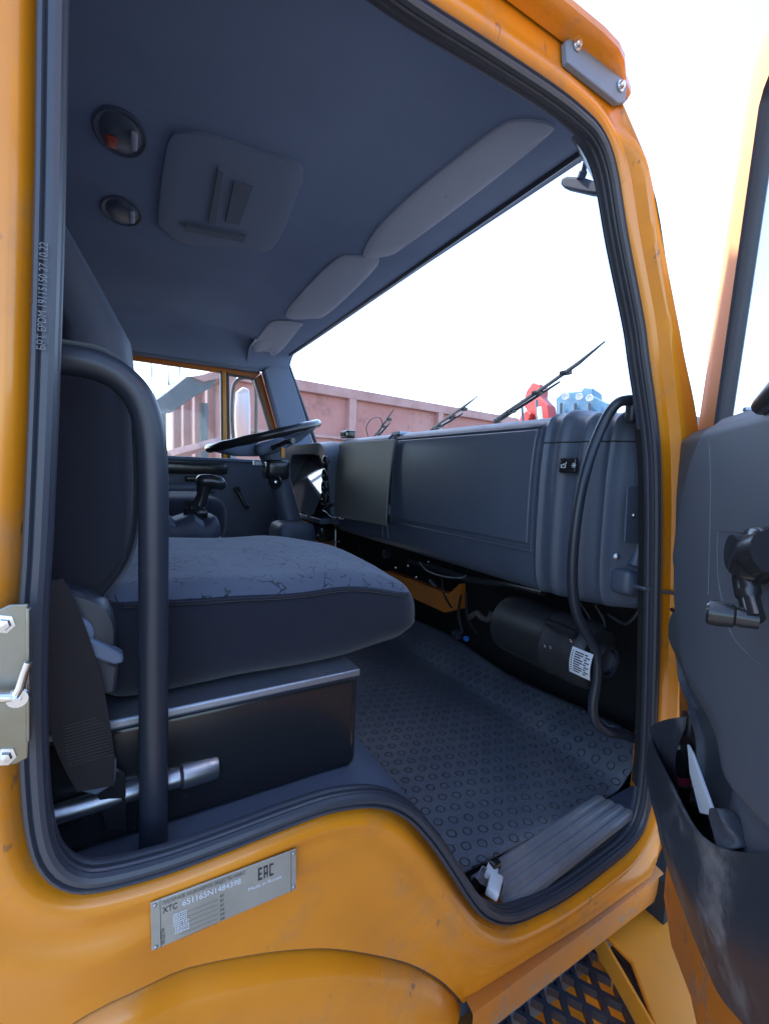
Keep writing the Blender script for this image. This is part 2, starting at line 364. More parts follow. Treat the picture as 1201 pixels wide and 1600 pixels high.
def normals(L_):
    out = []
    n = len(L_)
    for i in range(n):
        t = (L_[(i + 2) % n] - L_[(i - 2) % n]).normalized(); out.append(Vector((t.z, 0, -t.x)))
    return out
NRM = normals(LOOP)
cen = Vector((.4, 0, -.1))
area = sum(LOOP[i].x * LOOP[(i + 1) % NL].z - LOOP[(i + 1) % NL].x * LOOP[i].z for i in range(NL))
if area < 0: pass
else: NRM = [-q for q in NRM]
# make NRM point outwards (away from the opening)
test = sum((LOOP[i] - cen).dot(NRM[i]) for i in range(NL))
if test < 0: NRM = [-q for q in NRM]

# side panel ----------------------------------------------------------------
archpx = [(738, 1592), (715, 1562), (690, 1540), (640, 1519), (540, 1501), (460, 1503), (380, 1515), (310, 1530), (250, 1546), (190, 1566), (120, 1602)]
ARCH = [P2(*q) for q in archpx] + [Vector((-.16, 0, -.60)), Vector((-.30, 0, -.68)), Vector((-.42, 0, -.80)), Vector((-.50, 0, -.95))]
ARCH = resample(spline(ARCH, 6), .02)
P_TOPF = on(990, 140, y=-.03); P_MIDF = on(1090, 680, y=0)
OUT = [Vector((-.6, 0, .632)), Vector((-.2, 0, .632)), Vector((.3, 0, .632)), Vector((.66, 0, .630)), Vector((P_TOPF.x, 0, .622))]
def YF(u, v): p = on(u, v, y=-.03); return Vector((p.x, 0, p.z))
OUT += [YF(1020, 290), YF(1045, 420), YF(1068, 550), YF(1090, 665), Vector((1.01, 0, -.05)), Vector((1.02, 0, -.4)), Vector((1.02, 0, -.893))]
OUT += [Vector((.80, 0, -.893)), Vector((.52, 0, -.893))] + ARCH + [Vector((-.6, 0, -.95)), Vector((-.6, 0, -.3)), Vector((-.6, 0, .2))]
def nearest(p):
    best = 9; k = 0
    for i in range(0, NL):
        d = (LOOP[i].x - p.x) ** 2 + (LOOP[i].z - p.z) ** 2
        if d < best: best = d; k = i
    d = math.sqrt(best)
    s = (p - LOOP[k]).dot(NRM[k])
    return (d if s >= 0 else -d), k
def inside(p, poly):
    c = False; n = len(poly)
    for i in range(n):
        a, b = poly[i], poly[(i + 1) % n]
        if (a.z > p.z) != (b.z > p.z) and p.x < (b.x - a.x) * (p.z - a.z) / (b.z - a.z) + a.x: c = not c
    return c
def sst(a, b, x):
    t = max(0., min(1., (x - a) / (b - a))); return t * t * (3 - 2 * t)
pv = []; pe = []
def loopin(L_):
    k = len(pv); n = len(L_)
    pv.extend([Vector((q.x, q.z)) for q in L_]); pe.extend([(k + i, k + (i + 1) % n) for i in range(n)])
loopin(resample(OUT, .03, True) if False else OUT)
offs = [0, .004, .009, .014, .020, .028, .036, .043, .047, .052, .058, .064, .070, .085]
loopin(LOOP)
x = -.58
cand = []
for dlt in offs[1:]:
    for i in range(NL): cand.append(LOOP[i] + NRM[i] * dlt)
x = -.58
while x < 1.06:
    z = -.93
    while z < .63:
        cand.append(Vector((x, 0, z))); z += .03
    x += .03
for k, p in enumerate(cand):
    if not inside(p, OUT): continue
    d, i = nearest(p)
    isoff = k < (len(offs) - 1) * NL
    if isoff:
        want = offs[1:][k // NL]
        if abs(d - want) > .004 and d < want: continue
        if d < .003: continue
    elif d < .09: continue
    if min((p - q).length for q in OUT) < .008: continue
    pv.append(Vector((p.x, p.z)))
vs2, es2, fs2, _, _, _ = delaunay_2d_cdt(pv, pe, [], 0, 1e-5)
def panel_y(p, d, k):
    n = NRM[k]
    y = .014 * (1 - sst(0, .012, d)) - .007 * math.exp(-((d - .022) / .011) ** 2)
    front = sst(.55, .95, n.x) * sst(-.78, -.66, p.z) if d < .3 else 0
    y += -.030 * sst(.024, .040, d) * front
    y += -.012 * sst(.045, .075, d) * (1 - front) * sst(.06, -.02, p.x)          # B pillar swells outwards
    y += .016 * sst(.045, .13, d) * sst(-.35, -.47, p.z) * sst(.75, .4, p.x)    # lower panel recess
    y += -.010 * sst(-.55, -.66, p.z) * sst(.35, .55, p.x)
    y += .05 * sst(-.80, -.92, p.z) ** 2 * sst(.3, .5, p.x) * .4
    return y
pvv = []
for q in vs2:
    p = Vector((q.x, 0, q.y)); d, k = nearest(p); pvv.append(Vector((p.x, panel_y(p, max(d, 0), k), p.z)))
fk = []
for f in fs2:
    c = sum((Vector((vs2[i].x, 0, vs2[i].y)) for i in f), Vector()) / len(f)
    if inside(c, OUT) and not inside(c, LOOP): fk.append(tuple(f))
side = link('side_panel', pvv, fk, 'paint', truck)
# flange turning into the cab
mb = MB(); mb.grid([[q + Vector((0, .0139, 0)) for q in LOOP], [q + Vector((0, .03, 0)) for q in LOOP]], True)
fl = mb.out('door_flange', 'paint_jamb', truck)
# front edge of the pillar and lower body, folded round to the front
WD0 = Vector((1.030 - .815, 0, .112 - .628)); WA = Vector((.815, 0, .640))
def folded(name, pts, off1, m, parent):
    mb = MB(); rows = []
    for a in pts:
        e1 = Vector((WA.x + (a.z - WA.z) * WD0.x / WD0.z + .012, .105, a.z)) if a.z > .12 else a + off1; rows.append([a, a + Vector((.006, .004, 0)), a + Vector((.012, .014, 0)), a.lerp(e1, .6) + Vector((.012, -.008, 0)), e1])
    return mb.grid(rows).out(name, m, parent)
fr = [Vector((q.x, panel_y(q, *nearest(q)), q.z)) for q in OUT[4:12]]
folded('pillar_return', resample(spline(fr, 6), .03), Vector((.02, .09, 0)), 'paint_jamb', side)

# door seal ------------------------------------------------------------------
prof = [(.002, -.003), (.000, -.008), (-.003, -.0095), (-.005, -.006), (-.007, -.0090), (-.012, -.0105), (-.0160, -.0085), (-.0178, -.004), (-.0168, -.001), (-.0185, .001),
        (-.0185, .006), (-.0172, .008), (-.0185, .010), (-.0185, .014), (-.017, .018), (.001, .020), (.001, 0)]
rows = []
for i in range(NL): rows.append([LOOP[i] + NRM[i] * a + Vector((0, b, 0)) for a, b in prof])
rows.append(rows[0])
seal = MB().grid(rows, True).out('door_seal', 'rubber', truck)
# printed text on the seal
a0 = on(70, 548, y=-.0118); a1 = on(74, 380, y=-.0118)
e = (a1 - a0); L0 = e.length
tv, tf = text_mesh('БРТ EPDM 19115150 27.10.22', .0085, a0 + Vector((.0005, 0, 0)), e, Vector((-1, 0, 0)), 't', 'sealprint', None)
wd = max((v - a0).dot(e.normalized()) for v in tv); k = L0 / wd
tv = [a0 + e.normalized() * ((v - a0).dot(e.normalized()) * k) + (v - a0 - e.normalized() * (v - a0).dot(e.normalized())) for v in tv]
link('printed_text', tv, tf, 'sealprint', seal, smooth=False)

# wheel arch ------------------------------------------------------------------
CA = Vector((0, 0, -1.30)); rows = []
for q in ARCH:
    t = (CA - q).normalized(); row = []; pyq = panel_y(q, *nearest(q))
    for yy, rr in ((.030, -.004), (.012, -.001), (.002, .0025), (-.006, .008), (-.014, .018), (-.019, .034), (-.018, .06), (-.010, .10), (.004, .15), (.012, .165), (.05, .17)):
        row.append(q + t * rr + Vector((0, yy + .006 + pyq, 0)))
    rows.append(row)
MB().grid(rows).out('wheel_arch', 'paint', truck)
# dark gasket line in the gap
mb = MB(); mb.tube([q + Vector((0, .003 + panel_y(q, *nearest(q)), 0)) for q in ARCH], .0030, 6); mb.out('arch_gasket', 'rubber', truck)

# rocker strip below the crease
mb = MB(); rows = []
for xx in [i * .03 + .49 for i in range(20)]:
    rows.append([Vector((xx, y, z)) for y, z in ((.030, -.890), (.004, -.8965), (-.001, -.899), (-.002, -.905), (.000, -.94), (.004, -.965), (.012, -.970), (.06, -.972))])
mb.grid(rows).out('rocker_panel', 'paint_dirty', truck)

# roof ----------------------------------------------------------------------
rows = []
for xx, dz, dy in ((-.62, 0, 0), (-.3, 0, 0), (0, 0, 0), (.3, 0, 0), (.55, 0, 0), (.66, -.005, 0), (.72, -.012, .003), (.755, -.03, .01), (.80, -.07, .03), (.83, -.10, .04)):
    hh = [(-.004 + dy, .626), (-.030 + dy, .630), (-.036 + dy, .636), (-.036 + dy, .645), (-.030 + dy, .652), (-.015 + dy, .660 + dz * .2), (.03 + dy, .692 + dz * .1), (.12, .738 + dz * .4), (.4, .785 + dz), (1.1, .80 + dz)]
    hh = hh + [(2.2 - a, b) for a, b in hh[-2::-1]]
    rows.append([Vector((xx - .10 * sst(.45, .83, xx) * (1 - sst(0, .3, min(a, 2.2 - a))), a, b)) for a, b in hh])
roof = MB().grid(rows).out('roof', 'paint', truck)

# bolted bracket at the front top corner
H0 = Vector((0, -.004, 0)); q = [on(u, v, y=-.012) for u, v in ((884, 62), (893, 56), (980, 128), (978, 158), (966, 160), (886, 96))]
mb = MB(); mb.prism(q, (0, .010, 0)); br = mb.out('roof_bracket', 'bluegrey', truck, bevel=.002, smooth=False)
for u, v in ((901, 70), (969, 134)):
    c = on(u, v, y=-.013); mb = MB(); mb.lathe(c, (0, -1, 0), [(.0001, .007), (.004, .007), (.0055, .005), (.0055, .0015), (.008, .0015), (.008, 0), (.0001, 0)], 12); mb.out('bolt', 'chrome', br)

# latch plate on the rear post ---------------------------------------------
YP = -.034
q = [on(u, v, y=YP) for u, v in ((-60, 960), (0, 952), (15, 945), (44, 944), (47, 1000), (45, 1160), (44, 1185), (25, 1195), (-60, 1200))]
lp = MB().prism(q, (0, .004, 0)).out('latch_plate', 'zinc', truck, bevel=.0012, smooth=False)
mb = MB(); q = [on(u, v, y=YP - .003) for u, v in ((40, 950), (47, 952), (47, 1160), (40, 1160))]
mb.prism(q, (0, .008, 0)).out('folded_edge', 'zinc', lp, bevel=.001)
mb = MB(); mb.tube([on(u, v, y=YP - .012) for u, v in ((-40, 1090), (5, 1090), (24, 1088), (31, 1075), (38, 1050), (44, 1035))], [.0042, .0042, .0042, .0034, .003, .003], 10); mb.out('striker_rod', 'chrome', lp)
mb = MB(); mb.lathe(on(28, 1090, y=YP - .010), (0, -1, 0), [(.0001, .008), (.003, .008), (.003, .003), (.0075, .003), (.008, 0), (.0001, 0)], 16); mb.out('striker_bolt', 'chrome', lp)
for u, v in ((6, 975), (8, 1182)):
    mb = MB(); mb.lathe(on(u, v, y=YP), (0, -1, 0), [(.0001, .006), (.0045, .005), (.0055, .002), (.008, .0015), (.008, -.001), (.0001, -.001)], 6); mb.out('bolt', 'chrome', lp)

# data plate ---------------------------------------------------------------
def panel_hit(u, v, lift):
    p = on(u, v, y=0)
    for _ in range(4): 
        d, k = nearest(Vector((p.x, 0, p.z))); p = on(u, v, y=panel_y(p, max(d, 0), k) - lift)
    return p
c4 = [panel_hit(u, v, .0025) for u, v in ((237, 1487), (463, 1390), (463, 1327), (235, 1412))]
ym = min(c.y for c in c4); c4 = [on(u, v, y=ym) for u, v in ((237, 1487), (463, 1390), (463, 1327), (235, 1412))]
mb = MB(); mb.prism(c4, (0, .002, 0)); dp = mb.out('data_plate', 'plate', truck, bevel=.0006, smooth=False)
bl, br_, tr, tl = c4
def on_plate(s, t, lift=.0008): return (bl.lerp(br_, s)).lerp(tl.lerp(tr, s), t) + Vector((0, -lift, 0))
ink = MB(); pale = MB()
def ptext(body, s, t, h, width, dst, rot=False):
    ex = (br_ - bl); ey = (tl - bl)
    v_, f_ = text_mesh(body, 1., (0, 0, 0), (1, 0, 0), (0, 1, 0), 't', 'ink', None, thick=0)
    wmax = max(p.x for p in v_); 
    out = []
    for p in v_:
        a = p.x / wmax * width; b = p.y * h
        out.append(on_plate(s - b * .35, t + a) if rot else on_plate(s + a, t + b))
    dst.add(out, f_)
ptext('ПУБЛИЧНОЕ АКЦИОНЕРНОЕ ОБЩЕСТВО КАМАЗ', .07, .875, .11, .54, ink)
ptext('XTC', .07, .70, .17, .09, ink)
ptext('651165N1484398', .19, .70, .18, .39, pale)
ptext('Made in Russia', .63, .45, .12, .25, pale)
for i in range(6):
    ptext('кг' if i < 3 else 'мм', .435, .56 - i * .105, .10, .03, ink)
ptext('МОДЕЛЬ', .078, .05, .10, .34, ink, True)
def bar(s0, t0, s1, t1, dst): dst.add([on_plate(s0, t0), on_plate(s1, t0), on_plate(s1, t1), on_plate(s0, t1)], [(0, 1, 2, 3)])
for s0 in (.055,): bar(s0, .0, s0 + .003, 1, ink)
bar(.955, 0, .958, 1, ink)
for i in range(6): bar(.17, .53 - i * .105, .42, .535 - i * .105, ink)
# the EAC mark
s0, t0, wd_, ht, k_ = .705, .60, .030, .28, .0085
for (a, b, c, d) in ((0, 0, k_, 1), (0, 0, wd_, .13), (0, .44, wd_ * .9, .57), (0, .87, wd_, 1)): bar(s0 + a, t0 + b * ht, s0 + c, t0 + d * ht, ink)
s0 += .042
for (a, b, c, d) in ((0, 0, k_, 1), (wd_ - k_, 0, wd_, 1), (0, .87, wd_, 1), (0, .32, wd_, .44)): bar(s0 + a, t0 + b * ht, s0 + c, t0 + d * ht, ink)
s0 += .042
for (a, b, c, d) in ((0, 0, k_, 1), (0, .87, wd_, 1), (0, 0, wd_, .13), (wd_ - .003, .87, wd_, 1)): bar(s0 + a, t0 + b * ht, s0 + c, t0 + d * ht, ink)
ink.out('dark_lettering', 'ink', dp, smooth=False)
rr = random.Random(2)
for i in range(90):
    a = .13 + (i % 9) * .010 + rr.uniform(0, .004); b = .60 - (i // 9) * .045; bar(a + (.0 if i < 50 else .012), b, a + .006 + (.0 if i < 50 else .012), b - .028, pale)
pale.out('stamped_lettering', 'inkpale', dp, smooth=False)
for s_, t_ in ((.025, .93), (.025, .06), (.978, .92), (.978, .10)):
    MB().lathe(on_plate(s_, t_), (0, -1, 0), [(.0001, .0012), (.0014, .0009), (.002, 0)], 10).out('rivet', 'steel', dp)

# ------------------------------------------------------------------ cab inside: ceiling, walls, floor
def zc(x, y):
    z = .72 - (.058 + .017 * sst(0, 2.1, y)) * sst(.42, .80, x) - .10 * sst(-.28, -.42, x)
    e = sst(.024, .105, y) * sst(2.17, 2.03, y)
    z = z - (z - .552) * (1 - e)
    return z
rows = []
N1, N2 = 50, 80
for i in range(N1 + 1):
    xx = -.43 + i * (.83 + .43) / N1
    rows.append([Vector((xx, .024 + 2.146 * j / N2, zc(xx, .024 + 2.146 * j / N2))) for j in range(N2 + 1)])
head = MB().grid(rows).out('headliner', 'headliner', truck)
def onceil(u, v, off=.0):
    z = .70
    for _ in range(25):
        p = on(u, v, z=z); z = .6 * z + .4 * (zc(min(max(p.x, -.4), .82), min(max(p.y, .05), 2.15)) - off)
    return on(u, v, z=z)
def ceil_plate(name, pxs, m, th=.008, par=head, n=5):
    pts = spline([Vector((*q, 0)) for q in pxs], n, True)
    top = [onceil(q.x, q.y, th) for q in pts]; mid = [onceil(q.x, q.y, th) for q in pts]
    c = sum((Vector(q) for q in top), Vector()) / len(top)
    inner = [p + (c - p).normalized() * .006 + Vector((0, 0, -.0015)) for p in top]
    back = [Vector((p.x, p.y, zc(p.x, p.y) + .003)) for p in mid]
    mb = MB(); rings = [back, top, inner]
    for k in (.75, .5, .25, .02): rings.append([Vector((p.x, p.y, 0)) .lerp(Vector((c.x, c.y, 0)), 1 - k) for p in inner])
    for r_ in rings[3:]:
        for p in r_: p.z = zc(p.x, p.y) - th - .0015
    mb.grid(rings, True); return mb.out(name, m, par)
ceil_plate('sun_visor', [(567, 398), (605, 400), (640, 380), (760, 290), (850, 217), (862, 197), (815, 190), (775, 203), (680, 275), (600, 345)], 'headliner_light', .005)
ceil_plate('sun_visor', [(446, 493), (485, 498), (515, 488), (582, 424), (588, 404), (550, 401), (526, 405), (480, 448)], 'headliner_light', .005)
ceil_plate('sun_visor', [(386, 552), (428, 556), (466, 515), (470, 505), (428, 502), (405, 525)], 'headliner_light', .005)
ht_ = ceil_plate('roof_hatch', [(262, 226), (285, 209), (330, 214), (400, 238), (470, 262), (462, 310), (425, 388), (380, 386), (292, 381), (256, 358), (247, 335)], 'hatchgrey', .008)
for pxs in ([(340, 262), (350, 270), (338, 352), (325, 350)], [(365, 285), (395, 295), (375, 352), (352, 348)]):
    t = [onceil(u, v, .016) for u, v in pxs]; b_ = [p + Vector((0, 0, .012)) for p in t]
    MB().hexa(t, b_).out('hatch_slot', 'trimgrey', ht_, bevel=.002)
t = [onceil(u, v, .020) for u, v in ((288, 352), (385, 372), (383, 380), (290, 362))]; MB().hexa(t, [p + Vector((0, 0, .014)) for p in t]).out('hatch_handle', 'trimgrey', ht_, bevel=.003)
for (u, v, rr_, red) in ((188, 208, .085, True), (190, 330, .085, False)):
    c = onceil(u, v); c.z = zc(c.x, c.y) + .001
    lam = MB().lathe(c, (0, 0, -1), [(rr_, 0), (rr_, .003), (rr_ - .006, .005), (rr_ - .012, .002), (rr_ - .02, .002), (rr_ - .026, .007), (.03, .011), (.0001, .012)], 32).out('dome_lamp', 'lampshell', head)
    for v_ in lam.data.vertices: v_.co.x = c.x + (v_.co.x - c.x) * .62
    cc = c + Vector((.026, -.012, -.014)); MB().rbox(cc, (.007, .028, .007), .005, 5).out('lamp_switch', 'headliner_light', lam)
    if red: MB().rbox(c + Vector((-.018, .02, -.013)), (.011, .020, .003), .003, 4).out('red_lens', 'redlens', lam)
# little screws and clips along the far side of the ceiling
for u, v in ((303, 556), (368, 566), (428, 585)):
    c = on(u, v, y=2.14); MB().lathe(c, (0, -1, 0), [(.0001, .004), (.006, .002), (.007, 0)], 10).out('trim_screw', 'alu', head)

def wallbox(name, lo, hi, m, par=truck, bev=.0):
    lo = Vector(lo); hi = Vector(hi); return MB().box((lo + hi) / 2, (hi - lo) / 2).out(name, m, par, smooth=False, bevel=bev)
wallbox('rear_wall', (-.47, .05, -.55), (-.43, 2.17, .74), 'trimgrey', truck)
wallbox('rear_skin', (-.60, -.01, -.95), (-.50, 2.21, .70), 'paint', truck)
wallbox('firewall', (1.18, .03, -1.0), (1.20, 2.17, .08), 'dark', truck)
wallbox('front_mudguard', (1.04, -.02, -1.35), (1.22, .30, -.90), 'dark', truck)
wallbox('floor_edge', (.88, .028, -.735), (1.18, .070, -.720), 'platform', truck)
wallbox('nose_corner', (1.03, .055, -1.0), (1.22, .075, .08), 'paint', truck)
wallbox('nose_panel', (1.21, .0, -1.0), (1.25, 2.2, .10), 'paint', truck, .02)
wallbox('cowl', (1.00, .04, .085), (1.23, 2.16, .115), 'plastic', truck, .01)
wallbox('cab_floor', (-.45, .068, -.76), (1.19, 2.17, -.730), 'dark', truck)
# inner side of the sill under the opening, dark
# raised platform over the wheel
mb = MB(); rows = []
for yy in [.03 + i * .0856 for i in range(26)]:
    rows.append([Vector((xx, yy, z)) for xx, z in ((-.44, -.478), (.0, -.480), (.26, -.478), (.33, -.482), (.365, -.495), (.385, -.52), (.40, -.56), (.42, -.66), (.425, -.728))])
mb.grid(rows).out('wheel_platform', 'platform', truck)
# near inner sill skin that follows the opening
ins = [i for i in range(NL) if LOOP[i].z < -.40 and (LOOP[i].x < .7 or LOOP[i].z < -.66)]
kick = [i for i in range(NL) if LOOP[i].x > .7 and -.68 < LOOP[i].z < .12]
MB().grid([[LOOP[i] + NRM[i] * a + Vector((0, b, 0)) for a, b in ((-.006, .020), (.0, .040), (.04, .055), (.16, .06))] for i in kick]).out('kick_trim', 'dark', truck)
rows = []
for i in ins: rows.append([LOOP[i] + NRM[i] * a + Vector((0, b, 0)) for a, b in ((-.012, .012), (-.013, .022), (-.006, .030), (.06, .040), (.32, .05))])
MB().grid(rows).out('inner_sill', 'platform', truck)

# mat: flat, then up the toe board; sticks to a wavy front line
def matpt(s, y):
    """s runs forward along the mat"""
    w = .004 * math.sin(6 * y + 11 * s) * sst(.3, .5, s)
    if s < .55: return Vector((.40 + s, y, -.716 + w))
    t = s - .55; a = .42 * min(t / .06, 1)
    return Vector((.95 + t * math.cos(a), y, -.716 + w + t * math.sin(a) * min(1, .5 + t / .12)))
rows = []; UV = {}
mb = MB(); vs_ = []
NS, NY = 44, 90
for i in range(NS + 1):
    row = []
    for j in range(NY + 1):
        y = .068 + (2.0 - .068) * j / NY
        smax = .715 + .010 * math.sin(y * 9)
        row.append((smax * i / NS, y))
    rows.append(row)
me = bpy.data.meshes.new('floor_mat'); bmm = bmesh.new(); uvl = bmm.loops.layers.uv.new('uv'); VV = [[bmm.verts.new(matpt(s, y)) for s, y in r_] for r_ in rows]
for i in range(NS):
    for j in range(NY):
        ids = ((i, j), (i, j + 1), (i + 1, j + 1), (i + 1, j)); f = bmm.faces.new([VV[a][b] for a, b in ids])
        for lp_, (a, b) in zip(f.loops, ids):
            s, y = rows[a][b]; c_, s__ = math.cos(.30), math.sin(.30); lp_[uvl].uv = (s * c_ - y * s__ + 3, s * s__ + y * c_ + 3)
bmm.normal_update(); bmm.to_mesh(me); bmm.free(); me.materials.append(M['mat'])
for p in me.polygons: p.use_smooth = True
fm = bpy.data.objects.new('floor_mat', me); COL.objects.link(fm); adopt(fm, truck)
sol = fm.modifiers.new('s', 'SOLIDIFY'); sol.thickness = .006; sol.offset = -1

# ribbed sill plate ----------------------------------------------------------
ZS = -.706
c_ = [on(735, 1368, y=.068), on(930, 1241, y=.074), on(992, 1270, y=.014), on(800, 1422, y=.014)]
mb = MB(); rows = []
NA = 30; 
for i in range(NA + 1):
    a = i / NA; p0 = c_[0].lerp(c_[1], a); p1 = c_[3].lerp(c_[2], a); row = []
    bow = .012 * math.sin(a * math.pi)
    K = 56
    for j in range(K + 1):
        b = j / K; p = p0.lerp(p1, b); ph = (b * 4) % 1
        h = .0022 * (sst(.15, .3, ph) * sst(.85, .7, ph)) * sst(.02, .06, b) * sst(.98, .94, b) + .003
        if b in (0, 1) or j == 0 or j == K: h = -.008
        row.append(Vector((p.x, p.y, p.z + h - .003)))
    rows.append(row)
mb.grid(rows).out('sill_plate', 'sillmetal', truck)

# far side: driver's door, posts, windows --------------------------------------
Y0 = 2.18
def farprism(name, pts, y0, y1, m, par=truck, bev=.003):
    return MB().prism([Vector((a, y0, b)) for a, b in pts], (0, y1 - y0, 0)).out(name, m, par, smooth=False, bevel=bev)
farprism('door_header', [(-.45, .555), (.64, .545), (.70, .56), (.80, .62), (.80, .74), (-.45, .74)], 2.15, 2.19, 'trimgrey', truck)
farprism('driver_pillar', [(.685, .560), (.80, .64), (.83, .63), (1.03, .05), (1.03, -.2), (.86, -.2), (.845, .03)], 2.12, 2.19, 'trimgrey', truck, .008)
dd = empty('driver_door', (.3, 2.2, -.3), truck); dd['label'] = "driver's door with clear glass and dark grey inner panel"
farprism('window_header', [(-.12, .528), (.655, .520), (.680, .545), (.69, .60), (-.12, .60)], 2.19, 2.215, 'paint_jamb', dd)
farprism('front_frame', [(.655, .520), (.690, .545), (.845, .04), (.81, .04)], 2.19, 2.215, 'paint_jamb', dd)
farprism('rear_frame', [(-.17, .60), (-.10, .60), (-.10, .04), (-.17, .04)], 2.19, 2.215, 'paint_jamb', dd)
farprism('window_divider', [(.470, .53), (.492, .53), (.500, .04), (.476, .04)], 2.185, 2.205, 'paint', dd)
farprism('divider_seal', [(.493, .53), (.507, .53), (.517, .04), (.501, .04)], 2.182, 2.207, 'rubber', dd)
farprism('divider_seal', [(.460, .53), (.469, .53), (.475, .04), (.466, .04)], 2.182, 2.207, 'rubber', dd)
farprism('quarter_seal', [(.507, .522), (.650, .515), (.655, .505), (.507, .511)], 2.182, 2.207, 'rubber', dd)
farprism('quarter_seal', [(.640, .515), (.655, .515), (.810, .05), (.795, .05)], 2.182, 2.207, 'rubber', dd)
farprism('window_glass', [(-.10, .53), (.465, .53), (.470, .03), (-.10, .03)], 2.196, 2.200, 'glass_dusty', dd, 0)
farprism('quarter_glass', [(.505, .52), (.648, .515), (.805, .03), (.515, .03)], 2.196, 2.200, 'glass', dd, 0)
dp_ = farprism('door_panel', [(-.2, .045), (.84, .040), (.86, 0), (.86, -.72), (-.2, -.72)], 2.13, 2.19, 'plastic', dd, .012)
farprism('window_sill_trim', [(-.15, .05), (.82, .046), (.82, .028), (-.15, .032)], 2.115, 2.13, 'trimgrey', dd, .004)
wallbox('door_skin', (-.2, 2.22, -.9), (.9, 2.24, .04), 'paint', dd)
# arm rest pad, handle, winder on the far door
q0 = on(355, 722, y=2.12); q1 = on(262, 745, y=2.12)
MB().rbox(((q0.x + q1.x) / 2 - .05, 2.115, (q0.z + q1.z) / 2 + .005), (.20, .018, .030), .012, 6).out('pull_recess', 'gloss', dd)
MB().rbox(on(300, 748, y=2.11), (.035, .015, .014), .006, 5).out('door_handle', 'gloss', dd)
q0 = on(370, 765, y=2.11); q1 = on(384, 792, y=2.09)
mb = MB(); mb.tube([q0, q1], [.012, .009], 10); mb.cyl(q1, q1 + Vector((0, -.04, 0)), .011, 12); mb.cyl(q0 + Vector((0, .02, 0)), q0 + Vector((0, -.015, 0)), .018, 14); mb.out('window_winder', 'gloss', dd)
MB().rbox((.12, 2.10, -.12), (.30, .03, .028), .02, 6).out('armrest', 'plastic', dd)
wallbox('far_side_skin', (.86, 2.19, -.98), (1.22, 2.21, .09), 'paint', truck, .005)
wallbox('far_rear_skin', (-.6, 2.19, -.95), (-.17, 2.21, .72), 'paint', truck, .005)

# windscreen ------------------------------------------------------------------
WA = Vector((.815, 0, .640)); WB = Vector((1.030, 0, .112)); WD = (WB - WA).normalized(); WN = Vector((-WD.z, 0, WD.x)) * -1
ws = MB().add([WA + Vector((0, .115, .018)), WA + Vector((0, 2.14, 0)), WB + Vector((0, 2.14, 0)), WB + Vector((0, .115, 0))], [(0, 1, 2, 3)]).out('windscreen', 'glass', truck, smooth=False)
mb = MB()
for (a, b) in ((WA + Vector((0, .12, .018)), WA + Vector((0, 2.13, 0))),):
    mb.tube([a + Vector((-.006, 0, .004)), b + Vector((-.006, 0, .004))], .008, 10, flat=.8)
mb.tube([WA + Vector((0, 2.13, 0)), WB + Vector((0, 2.13, 0))], .012, 8); mb.out('windscreen_seal', 'rubber', ws)
wallbox('windscreen_header', (.80, .13, .662), (.84, 2.15, .70), 'trimgrey', truck, .006)
# near A pillar, inner side
rows = []
ii = [i for i in range(NL) if LOOP[i].x > .62 and LOOP[i].z > .10]
def xws(z): return WA.x + (z - WA.z) * WD.x / WD.z
for i in ii:
    e0 = LOOP[i] + NRM[i] * -.010 + Vector((0, .019, 0)); e1 = Vector((xws(LOOP[i].z), .122, LOOP[i].z))
    rows.append([e0, e0 + Vector((.004, .012, 0)), e0.lerp(e1, .5) + Vector((-.004, .004, 0)), e1 + Vector((-.012, -.004, 0)), e1, e1 + Vector((.012, -.012, 0))])
MB().grid(rows).out('pillar_trim', 'plastic', truck)
rows = []
ii = [i for i in range(NL) if LOOP[i].x < .64 and LOOP[i].z > -.42 and (LOOP[i].z > .3 or LOOP[i].x < .2)]
# ------------------------------------------------------------------ dashboard
def fx(y):
    pts = [(.045, .955), (.060, .935), (.080, .912), (.10, .895), (.13, .880), (.17, .869), (.22, .860), (.30, .853), (.6, .848), (.91, .845), (1.4, .842), (1.5, .842)]
    for (a, b), (c, d) in zip(pts, pts[1:]):
        if y <= c:
            t = (y - a) / (c - a); return b + (d - b) * t
    return pts[-1][1]
DPR = [(.24, -.275), (.12, -.285), (.045, -.282), (.018, -.268), (.005, -.235), (-.001, -.18), (-.003, -.10), (-.002, 0), (.002, .06), (.008, .10), (.020, .128), (.040, .143), (.07, .149), (.12, .150), (.22, .146)]
DPS = spline([Vector((a, 0, b)) for a, b in DPR], 4)
def ridge(y): return .007 * sum(math.exp(-((y - c) / w_) ** 2) for c, w_ in ((.245, .006), (.205, .012), (.150, .009), (.098, .008)))
def dpt(y, q, lift=0.):
    h = ridge(y); zt = .010 * math.exp(-((y - .215) / .035) ** 2)
    hx = -h if q.x < .05 else -h * .3
    return Vector((fx(y) + q.x + hx - lift, y, q.z + (zt if q.z > .1 else 0) * min(1, q.x / .02 if q.x > 0 else 0) + (h * .5 if q.z > .12 else 0)))
ys = [.045 + i * .004 for i in range(66)] + [.31 + i * .05 for i in range(23)] + [1.425]
rows = [[dpt(y, q) for q in DPS] for y in ys]
mb = MB(); mb.grid(rows)
c0 = Vector((1.06, .045, -.06)); mb.add([c0] + rows[0], [(0, i, i + 1) for i in range(1, len(DPS))]); c1 = Vector((1.06, ys[-1], -.06)); mb.add([c1] + rows[-1], [(0, i, i + 1) for i in range(1, len(DPS))])
dash = mb.out('dashboard', 'plastic', truck)
